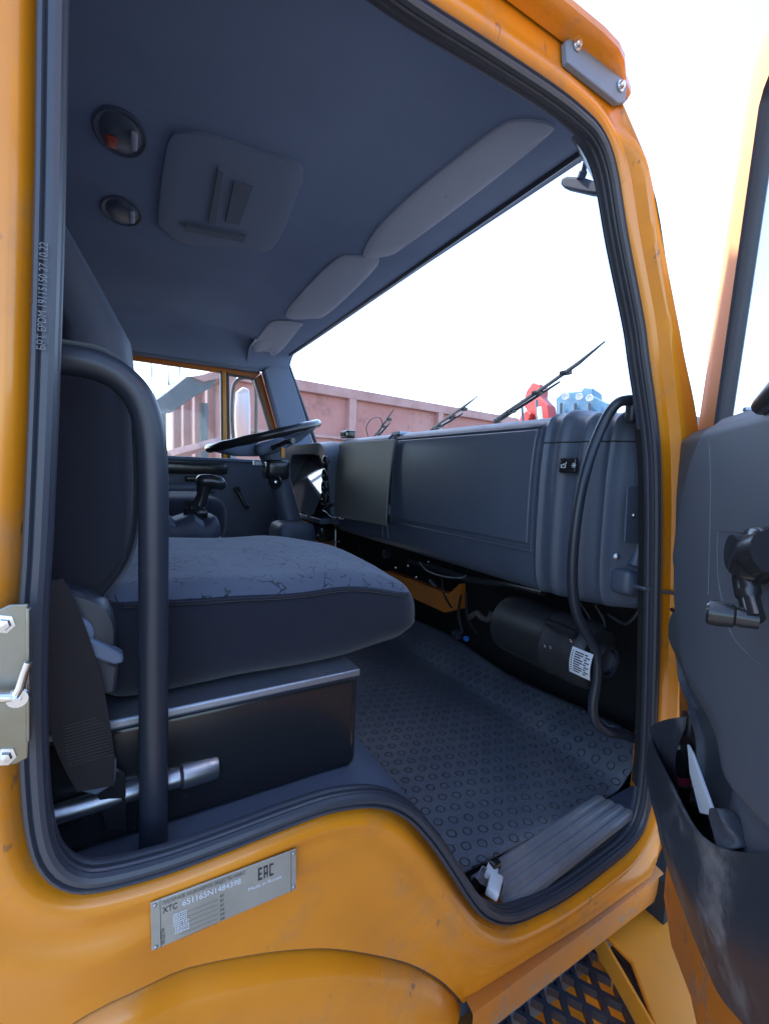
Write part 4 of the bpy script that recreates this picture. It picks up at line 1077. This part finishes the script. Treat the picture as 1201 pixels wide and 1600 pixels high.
mb = MB(); mb.hexa([p0, p1, p1 + Vector((0, 0, -.30)), p0 + Vector((0, 0, -.30))], [p + Vector((.008, .004, 0)) for p in (p0, p1, p1 + Vector((0, 0, -.30)), p0 + Vector((0, 0, -.30)))]); mb.out('step_side', 'paint_fade', st, smooth=False)
p = on(1038, 1418, z=-.99); MB().tube([p, p + Vector((0, 0, .03)), p + Vector((.012, 0, .035))], .006, 8).out('step_hook', 'paint_fade', st)
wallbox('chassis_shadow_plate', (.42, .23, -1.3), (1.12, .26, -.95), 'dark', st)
# ------------------------------------------------------------------ open passenger door
H = Vector((.95, -.018, 0)); TH = R(40); DV = Vector((-math.cos(TH), -math.sin(TH), 0)); DN = Vector((-math.sin(TH), math.cos(TH), 0))
def dpix(u, v, off=0.):
    p = onp(u, v, H, DN, off); r_ = p - H; return Vector((r_.dot(DV), off, r_.z))
def D(s, off, z): return H + DV * s + DN * off + Vector((0, 0, z))
pdr = empty('passenger_door', H, truck); pdr['label'] = 'passenger door swung half open, black inner panel with winder and bulging pocket'
# outer metal shell (inner skin): orange, rounded
def dprism(name, pts, o0, o1, m, par=pdr, bev=.004, smooth=False):
    return MB().prism([D(s, o0, z) for s, z in pts], DN * (o1 - o0)).out(name, m, par, bevel=bev, smooth=smooth)
q = [dpix(u, v, -.030) for u, v in ((1066, 735), (1060, 900), (1060, 1120), (1036, 1400), (1048, 1480), (1078, 1560), (1100, 1640))]
low = [(p.x, p.z) for p in q]
sk = [(low[0][0], .10)] + low[:4] + [(low[4][0], low[4][1]), (low[5][0], low[5][1]), (low[6][0] + .02, low[6][1] - .02), (.50, -.93), (.96, -.93), (.96, .10)]
dprism('door_inner_skin', sk, -.05, -.030, 'paint_dirty')
MB().prism([D(s, -.075, z) for s, z in sk], DN * .02).out('door_outer_skin', 'paint', pdr, smooth=False, bevel=.006)
# window frame
a = dpix(1089, 668, -.03); b = dpix(1174, 100, -.03); a2 = dpix(1122, 668, -.03); b2 = dpix(1200, 130, -.03)
top = b.z + .03
fr_o = [(a.x, a.z - .02), (b.x - .004, b.z - .02), (b.x + .012, b.z + .02), (b.x + .04, b.z + .035), (.92, b.z + .035), (.96, b.z - .03), (.96, a.z - .02)]
fr_i = [(a2.x, a2.z - .02), (b2.x - .004, b2.z - .03), (b2.x + .010, b2.z - .012), (b2.x + .03, b2.z - .004), (.89, b2.z - .004), (.91, b2.z - .03), (.91, a2.z - .02)]
mb = MB()
for off in (-.055, -.022): pass
n = len(fr_o)
mb = MB(); rws = []
for k in range(n):
    (s0, z0), (s1, z1) = fr_o[k], fr_i[k]
    m0 = (s0 * .55 + s1 * .45, z0 * .55 + z1 * .45)
    rws.append([D(s0, -.060, z0), D(s0, -.034, z0), D(s0 * .93 + s1 * .07, -.028, z0 * .93 + z1 * .07), D(*[m0[0], -.026, m0[1]]), D(s1 * .95 + s0 * .05, -.030, z1 * .95 + z0 * .05), D(s1, -.038, z1), D(s1, -.046, z1)])
mb.grid(rws, True).out('window_frame', 'paint_matt', pdr)
rws = []
for k in range(n):
    s1, z1 = fr_i[k]; cx, cz = .5, .35
    d_ = Vector((1 if k < 3 else (0 if k < 5 else -1), 0, 0 if k in (0, 1, 6) else -1)).normalized()
    def E(w_): return (s1 + d_.x * w_, z1 + d_.z * w_)
    rws.append([D(E(-.003)[0], -.024, E(-.003)[1]), D(E(.002)[0], -.021, E(.002)[1]), D(E(.005)[0], -.025, E(.005)[1]), D(E(.008)[0], -.024, E(.008)[1]), D(E(.012)[0], -.030, E(.012)[1]), D(E(.013)[0], -.044, E(.013)[1]), D(E(-.003)[0], -.050, E(-.003)[1])])
MB().grid(rws, True).out('window_seal', 'rubber', pdr)
MB().prism([D(s, -.046, z) for s, z in fr_i], DN * .003).out('door_glass', 'glass', pdr, smooth=False)
# trim panel, softly shaped
edgepx = [(1073, 682), (1070, 740), (1068, 830), (1064, 875), (1074, 915), (1072, 945), (1059, 965), (1056, 1010), (1056, 1060), (1064, 1095), (1080, 1118), (1082, 1150), (1080, 1250)]
ed = [dpix(u, v, .002) for u, v in edgepx]; ed = [Vector((p.z, 0, p.x)) for p in ed]; ed.sort(key=lambda p: p.x); ed = [(p.x, p.z) for p in spline(ed, 6)]
def sedge(z):
    if z <= ed[0][0]: return ed[0][1]
    for (a_, b_), (c__, d__) in zip(ed, ed[1:]):
        if z <= c__: return b_ + (d__ - b_) * (z - a_) / (c__ - a_)
    return ed[-1][1]
def trim_off(s, z):
    o = .014 * sst(.012, .06, s) + .006
    o += .016 * sst(.10, -.05, z) * sst(.03, .14, s) * 0
    # raised shield shape round the winder
    o += -.010 * (1 - sst(.0, .012, abs(z + .02) - .0)) * 0
    e_ = math.hypot((s - .42) / .30, (z + .10) / .25)
    o += .014 * sst(1.03, .93, e_)
    o -= .012 * math.exp(-((e_ - 1.0) / .03) ** 2) * .5
    o += .02 * sst(.06, .10, z) * 0
    # sweep line lower down
    o -= .030 * sst(-.28, -.36, z) * sst(.45, .32, s) * sst(.003, .016, s - sedge(z))
    return o
ztop = .092; rows = []
NZ, NS_ = 90, 90
for i in range(NZ + 1):
    z = -.50 + (ztop + .50) * i / NZ; s0 = sedge(z); row = [D(s0 + .003, -.028, z)]
    for j in range(NS_ + 1):
        t = (j / NS_) ** 1.5; s = s0 + (.90 - s0) * t
        o = trim_off(s - s0 + .0, z) if False else trim_off(s, z)
        o *= sst(-.004, .02, s - s0) ; 
        o -= .012 * (1 - sst(0, .014, s - s0)) ; o -= .016 * sst(ztop - .018, ztop, z)
        row.append(D(s, o, z))
    rows.append(row)
rows.append([p - DN * 0 + DN * -.02 for p in rows[-1]])
tp = MB().grid(rows).out('trim_panel', 'doorplastic', pdr)
def don(u, v, extra=0.):
    """point on the trim panel seen at a photo position"""
    o = .02
    for _ in range(8):
        p = dpix(u, v, o); o = trim_off(p.x, p.z) + extra
    return D(p.x, o, p.z)
MB().lathe(don(1083, 721), DN, [(.0001, .002), (.003, .0015), (.005, .0005), (.0065, -.001)], 14).out('trim_screw', 'steel', tp)
# seams in the panel
for pxs in (((1122, 829), (1160, 831), (1201, 836), (1260, 842)), ((1122, 829), (1120, 870), (1124, 920), (1140, 985), (1165, 1020), (1215, 1060)), ((1108, 690), (1110, 760), (1108, 850), (1106, 930))):
    MB().tube(spline([don(u, v, .0004) for u, v in pxs], 6), .0008, 6).out('panel_seam', 'doorplastic', tp)
# window winder
w0 = don(1192, 868, .016); w1 = don(1172, 965, .030)
wn = empty('window_winder', w0, pdr)
mb = MB(); mb.lathe(don(1196, 868, -.002), DN, [(.030, 0), (.030, .010), (.026, .016), (.020, .018), (.019, .030), (.0001, .031)], 28); mb.out('winder_boss', 'gloss', pdr)
MB().tube(spline([don(1200, 862, .030), don(1172, 872, .034), don(1164, 900, .033), don(1170, 935, .032), don(1178, 968, .032)], 6), [.019] * 6 + [.017] * 6 + [.013] * 6 + [.0105] * 7, 12, flat=.75).out('winder_arm', 'gloss', pdr)
kb = don(1176, 968, .032); kd = (on(1105, 968, y=(kb.y)) - kb); kd = (DN * .9 + Vector((-.0, 0, 0)) - DV * .25).normalized()
MB().lathe(kb - kd * .004, kd, [(.008, 0), (.009, .012), (.0085, .016), (.0105, .018), (.0118, .030), (.0112, .036), (.009, .038), (.008, .034), (.0001, .034)], 20).out('winder_knob', 'gloss', pdr)
bpy.data.objects.remove(wn)
# armrest/pull top right (only its corner shows)
MB().tube([don(1190, 640, .0) + Vector((0, 0, .004)), don(1230, 632, .01) + Vector((0, 0, .02)), don(1300, 640, .02) + Vector((0, 0, .03))], [.010, .014, .012], 12).out('lock_bezel', 'gloss', pdr)
MB().lathe(D(dpix(1140, 652, 0).x, -.02, dpix(1140, 652, 0).z), (0, 0, 1), [(.004, -.01), (.004, .008), (.006, .010), (.005, .014), (.0001, .015)], 12).out('lock_button', 'steel', pdr)

# pocket --------------------------------------------------------------------------
rimpx = [(1074, 1120, .024), (1045, 1124, .036), (1022, 1132, .048), (1014, 1146, .052), (1018, 1165, .053), (1030, 1192, .0545), (1045, 1222, .0555), (1062, 1258, .055), (1080, 1290, .052), (1102, 1314, .046), (1130, 1328, .036), (1165, 1334, .020), (1201, 1336, .006), (1260, 1338, -.02)]
rimpx = [(1074, 1120, .024), (1045, 1124, .036), (1022, 1132, .048), (1014, 1146, .052), (1018, 1165, .053), (1030, 1192, .0545), (1045, 1222, .0555), (1062, 1258, .055), (1080, 1290, .052), (1102, 1314, .048), (1130, 1328, .042), (1165, 1334, .034), (1201, 1336, .028), (1260, 1338, .022)]
botpx = [(1060,1250,.03),(1040,1240,.03),(1026,1240,.032),(1024,1265,.034),(1028,1300,.034),(1036,1335,.034),(1048,1372,.034),(1062,1410,.034),(1080,1458,.034),(1100,1505,.033),(1120,1550,.032),(1146,1585,.031),(1180,1615,.03),(1260,1650,.03)]
rim = [onp(u, v, H, DN, o) for u, v, o in rimpx]; bot = [onp(u, v, H, DN, o) for u, v, o in botpx]
rimS = spline(rim, 5); botS = spline(bot, 5)
rows = []
for a_, b_ in zip(rimS, botS):
    row = [a_ + Vector((0, 0, -.03)) - DN * .006, a_ - DN * .005 + Vector((0, 0, -.001)), a_ - DN * .002 + Vector((0, 0, .0015)), a_ + DN * .001]
    for k in range(1, 9):
        t = k / 8; row.append(a_.lerp(b_, t) + DN * (.010 * math.sin(math.pi * t) ** 2) + DV * 0)
    row.append(b_ - DN * .02 + Vector((0, 0, -.004))); row.append(b_ - DN * .06 + Vector((0, 0, -.002)))
    rows.append(row)
pk = MB().grid(rows).out('door_pocket', 'pocketplastic', pdr)
MB().prism([D(s, -.022, z) for s, z in ((.07, -.58), (.07, -.43), (.16, -.40), (.60, -.40), (.60, -.58))], DN * .003).out('pocket_back', 'pocketplastic', pdr)
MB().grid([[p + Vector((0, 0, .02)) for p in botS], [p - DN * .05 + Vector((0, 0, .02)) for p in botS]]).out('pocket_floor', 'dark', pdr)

# things in the pocket
zr = rim[3].z
bc = onp(1058, 1185, H, DN, .018)
bt = empty('flask', bc); tag(bt, 'black cylindrical container with a red band tucked in the door pocket', 'container')
MB().lathe(bc + Vector((0, 0, -.06)), (0, 0, 1), [(.0001, 0), (.020, .0), (.0215, .004), (.0215, .085), (.019, .092), (.017, .094), (.0001, .094)], 28).out('flask_body', 'gloss', bt)
MB().lathe(bc + Vector((0, 0, -.036)), (0, 0, 1), [(.0218, 0), (.0218, .016)], 28).out('red_band', 'redlabel', bt)
q = [onp(u, v, H, DN, .030) for u, v in ((1078, 1164), (1086, 1180), (1118, 1268), (1112, 1275), (1098, 1272), (1082, 1210))]
pa = MB().prism(q, DN * .004).out('folded_paper', 'paper', smooth=False, bevel=.001); tag(pa, 'pale blue folded paper standing upright in the door pocket', 'paper')
rg = MB().rbox(onp(1145, 1302, H, DN, .022), (.026, .018, .022), .014, 10, deform=crump).out('rag', 'plastic_dusty'); tag(rg, 'crumpled dark grey rag lying in the door pocket', 'rag')

# ------------------------------------------------------------------ wipers and mirrors
WO = WA + WN * 0
def wp(u, v, off=.03): return onp(u, v, WA, WN, off if WN.x > 0 else -off)
for pts, rad in ((((772, 657), (800, 638), (850, 605), (905, 566), (945, 533)), .010), (((672, 672), (700, 652), (725, 635), (746, 619)), .009), (((583, 684), (595, 668), (606, 652), (615, 639)), .009)):
    w_ = empty('windscreen_wiper', wp(*pts[0]), truck)
    P_ = [wp(u, v, .035) for u, v in pts]
    MB().tube(P_, [rad * .62] * (len(P_) - 1) + [rad * .25], 8, flat=.6).out('wiper_blade', 'rubber', w_)
    k = len(P_) // 2
    Q_ = [P_[0].lerp(P_[-1], t) + Vector((.022, 0, .004 - .02 * t)) for t in (-.05, .2, .42, .62)]
    MB().tube(Q_, [.007, .006, .005, .003], 8).out('wiper_arm', 'gloss', w_)
    for t in (.18, .45, .70):
        c = P_[0].lerp(P_[-1], t); MB().rbox(c + Vector((.008, 0, -.004)), (.010, .014, .006), .003, 3).out('blade_clip', 'gloss', w_)
MB().tube(spline([wp(u, v, .03) for u, v in ((575, 682), (572, 668), (580, 655), (592, 652), (597, 662), (592, 676), (580, 684))], 6), .0022, 6).out('washer_hose', 'wire', truck)
# kerb mirror hanging in front of the windscreen
mm = empty('kerb_mirror', on(905, 285, x=.95), truck)
MB().tube(spline([on(917, 232, x=.93), on(915, 250, x=.94), on(911, 268, x=.95), on(906, 280, x=.95)], 5), [.006] * 10 + [.010] * 6, 8).out('mirror_stem', 'mirrorblack', mm)
A_ = [on(u, v, x=.95) for u, v in ((876, 278), (884, 274), (910, 276), (960, 292), (960, 306), (915, 301), (880, 293), (874, 287))]
MB().prism(A_, (.03, 0, 0)).out('mirror_shell', 'mirrorblack', mm, bevel=.005)
MB().lathe(on(906, 253, x=.93), (-1, 0, 0), [(.0001, .003), (.003, 0)], 8).out('mirror_screw', 'gloss', mm)
# driver's side mirror outside the far window
dm = empty('side_mirror', on(385, 645, y=2.6), truck)
A_ = [on(u, v, y=2.62) for u, v in ((370, 612), (380, 604), (390, 608), (392, 640), (392, 690), (384, 697), (370, 695), (368, 650))]
MB().prism(A_, (0, .05, 0)).out('mirror_shell', 'white', dm, bevel=.012, seg=3)
A_ = [on(u, v, y=2.612) for u, v in ((372, 616), (388, 612), (389, 688), (372, 690))]; MB().prism(A_, (0, .006, 0)).out('mirror_glass', 'mirrorglass', dm, bevel=.002)
MB().tube(spline([on(u, v, y=2.55) for u, v in ((366, 695), (362, 650), (366, 600), (385, 590), (398, 600), (400, 650), (398, 700))], 6), .012, 10).out('mirror_arm', 'gloss', dm)

# ------------------------------------------------------------------ loose things
s0 = on(60, 1281, y=.108); s1 = on(266, 1218, y=.122); s2 = on(338, 1196, y=.128)
wr = empty('wheel_wrench', s0.lerp(s2, .5)); tag(wr, 'steel tubular wheel wrench lying behind the black grab rail beside the seat base', 'wrench')
MB().tube([s0, s0.lerp(s1, .5), s1], .0115, 18).out('shaft', 'steel', wr)
d_ = (s2 - s1).normalized(); L_ = (s2 - s1).length
MB().lathe(s1, d_, [(.0001, -.004), (.012, -.004), (.013, 0), (.013, .010), (.0165, .014), (.0172, L_ - .003), (.016, L_), (.013, L_), (.0125, L_ - .02), (.0001, L_ - .02)], 24).out('socket', 'steel', wr)

cn = on(772, 1384, z=-.716)
co = empty('wire_connector', cn); tag(co, 'white plastic wiring connector lying at the rear end of the ribbed sill plate', 'connector')
rz = Matrix.Rotation(R(35), 3, 'Z') @ Matrix.Rotation(R(12), 3, 'X')
MB().rbox(cn, (.020, .011, .009), .003, 5, rot=rz).out('housing', 'white', co)
MB().rbox(cn + rz @ Vector((.020, .010, .002)), (.012, .010, .007), .002, 4, rot=rz).out('plug', 'white', co)
for k in range(3):
    MB().rbox(cn + rz @ Vector((-.010 + k * .009, -.012, -.001)), (.0025, .002, .004), .001, 3, rot=rz).out('terminal_slot', 'ink', co)
MB().tube(spline([cn + rz @ Vector((.03, .014, .004)), cn + Vector((.030, .028, .010)), cn + Vector((.012, .040, .004)), cn + Vector((-.005, .034, .014)), cn + Vector((-.02, .05, -.004))], 6), .0016, 6).out('lead', 'wire', co)
MB().tube(spline([cn + rz @ Vector((.012, .012, .004)), cn + Vector((-.004, .026, .016)), cn + Vector((-.022, .02, .006))], 6), .0013, 6).out('lead', 'alu', co)
cl2 = on(773, 1352, z=-.706); k_ = MB().rbox(cl2, (.009, .007, .008), .002, 4).out('black_clip', 'gloss'); tag(k_, 'small black clip lying beside the white connector on the floor mat', 'clip')

# ------------------------------------------------------------------ outside: tipper body, machines
T0 = Vector((1.11, 5.6, 0)); TX = Vector((.985, .172, 0)).normalized(); TY = Vector((-.172, .985, 0)).normalized(); TR = Matrix((TX, TY, Vector((0, 0, 1)))).transposed()
def T(s, t, z): return T0 + TX * s + TY * t + Vector((0, 0, z))
tb = empty('tipper_body', T(3, 1.2, -2)); tag(tb, 'faded red steel tipper body with upright ribs standing beyond the truck', 'truck body')
ZT_ = 1.20; LB = 6.3; WBY = 2.4
MB().box(T(LB / 2, .05, -.05), (LB / 2 - .05, .02, 1.2), TR).out('long_side', 'pink', tb, smooth=False)
MB().box(T(.05, WBY / 2, -.05), (.02, WBY / 2, 1.2), TR).out('end_wall', 'pink', tb, smooth=False)
MB().box(T(LB / 2, WBY, -.05), (LB / 2 - .05, .02, 1.2), TR).out('far_side', 'pink', tb, smooth=False)
MB().box(T(LB - .05, WBY / 2, -.05), (.02, WBY / 2, 1.2), TR).out('front_wall', 'pink', tb, smooth=False)
MB().box(T(LB / 2, 0, ZT_ - .02), (LB / 2 + .03, .07, .075), TR).out('top_rail', 'pinkrib', tb, bevel=.01, smooth=False)
MB().box(T(0, WBY / 2, ZT_ - .02), (.07, WBY / 2 - .07, .075), TR).out('top_rail', 'pinkrib', tb, bevel=.01, smooth=False)
MB().box(T(LB / 2, -.01, .50), (LB / 2, .03, .02), TR).out('mid_rail', 'pinkrib', tb, smooth=False)
MB().box(T(LB / 2, -.02, -.45), (LB / 2, .06, .08), TR).out('lower_rail', 'pinkrib', tb, smooth=False)
for s in (.03, 1.95, 3.91, 5.85): MB().box(T(s, -.01, -.0), (.065, .055, 1.12), TR).out('side_rib', 'pinkrib', tb, bevel=.01, smooth=False)
for t in (.55, 1.1, 1.65, 2.2): MB().box(T(-.01, t, 0), (.055, .06, 1.12), TR).out('end_rib', 'pinkrib', tb, bevel=.01, smooth=False)
MB().box(T(LB / 2, WBY / 2, -1.2), (LB / 2, WBY / 2 - .1, .05), TR).out('body_floor', 'conveyor', tb, smooth=False)
for s in (1., 2.2, 4.9):
    for t in (.2, 2.2):
        MB().lathe(T(s, t - .15, -1.5), TY, [(.0001, 0), (.28, 0), (.5, .03), (.5, .27), (.28, .3), (.0001, .3)], 32).out('wheel', 'rubber', tb)
# sloping conveyor seen through the driver's window
def F3(u, v, y): return on(u, v, y=y)
cv = empty('loading_chute', F3(290, 620, 4.6)); tag(cv, "grey sloping steel chute seen through the driver's window above the red body", 'chute')
A_ = [F3(u, v, 4.9) for u, v in ((240, 628), (262, 612), (292, 588), (345, 584), (330, 606), (306, 618), (268, 645), (244, 650))]
MB().prism(A_, (-.15, .5, 0)).out('chute_trough', 'conveyor', cv, smooth=False, bevel=.01)
A_ = [F3(u, v, 4.85) for u, v in ((300, 588), (350, 579), (345, 590), (318, 596))]; MB().prism(A_, (0, .1, 0)).out('chute_lip', 'pinkrib', cv, smooth=False)
for u in (236, 262, 280): MB().tube([F3(u, 560, 5.2), F3(u + 2, 606, 5.2)], .006, 6).out('chain', 'conveyor', cv)
for u in (252, 318): q_ = F3(u, 630, 5.3); MB().tube([q_, Vector((q_.x, q_.y, -2.0))], .05, 8).out('support_post', 'conveyor', cv)
# bundle of pale steel beams low in the driver's window
A_ = F3(262, 712, 4.2); B_ = F3(365, 684, 4.9); bmn = MB().tube([A_, B_], .05, 4).out('steel_beam', 'pinkrib', smooth=False); tag(bmn, "pale steel beam lying across the bottom of the driver's window", 'beam')
tag(MB().tube([Vector((B_.x, B_.y + .2, -2.0)), Vector((B_.x, B_.y + .2, B_.z - .05))], .06, 8).out('beam_stand', 'conveyor'), 'grey steel stand under the pale beam', 'stand')

# red crane and blue machine ahead
rc = empty('crane', on(836, 640, x=8.0) * 1.0); rc.location.z = -2.0; ORG[rc.name] = rc.location.copy(); tag(rc, 'red hydraulic crane rising behind the windscreen wiper', 'crane')
def X8(u, v, x=8.0): return on(u, v, x=x)
def pillar_px(name, pxs, x, dep, m, par, bev=.03): return MB().prism([X8(u, v, x) for u, v in pxs], (dep, dep * .4, 0)).out(name, m, par, bevel=bev, smooth=False)
pillar_px('crane_column', [(820, 690), (822, 640), (816, 632), (822, 610), (832, 596), (845, 600), (843, 618), (856, 632), (862, 690)], 8, .5, 'red', rc)
pillar_px('crane_arm', [(800, 690), (812, 650), (822, 640), (830, 646), (815, 690)], 7.8, .3, 'red', rc)
for u in (818, 841): MB().tube([X8(u, 690, 7.7), X8(u - 3, 625, 7.7)], .03, 8).out('hydraulic_pipe', 'conveyor', rc)
MB().tube([X8(848, 690, 7.6), X8(842, 636, 7.6)], .05, 8).out('ram', 'white', rc)
q_ = X8(838, 700, 8.2); MB().box((q_.x + .1, q_.y, -1.0), (.8, .8, 1.0)).out('crane_base', 'red', rc, bevel=.05, smooth=False)
bmx = empty('drilling_machine', (0, 0, 0)); q_ = X8(900, 640, 9.5); bmx.location = (q_.x, q_.y, -2.0); ORG[bmx.name] = bmx.location.copy(); tag(bmx, 'pale blue machine with round dials beyond the right end of the dashboard', 'machine')
pillar_px('machine_body', [(868, 690), (868, 622), (880, 612), (908, 610), (912, 604), (926, 606), (927, 618), (950, 630), (965, 690)], 9.5, .8, 'machineblue', bmx)
for u, v in ((884, 620), (905, 620), (921, 622)): MB().lathe(X8(u, v, 9.4), (-1, -.4, 0), [(.0001, .02), (.05, .02), (.06, .05), (.08, .05), (.09, 0)], 16).out('dial', 'white', bmx)
for u in (874, 896, 918): MB().tube([X8(u, 690, 9.42), X8(u + 2, 630, 9.42)], .04, 8).out('machine_post', 'conveyor', bmx)
MB().box((q_.x + .4, q_.y - .2, -1.1), (1.0, .9, .95)).out('machine_base', 'machineblue', bmx, bevel=.05, smooth=False)
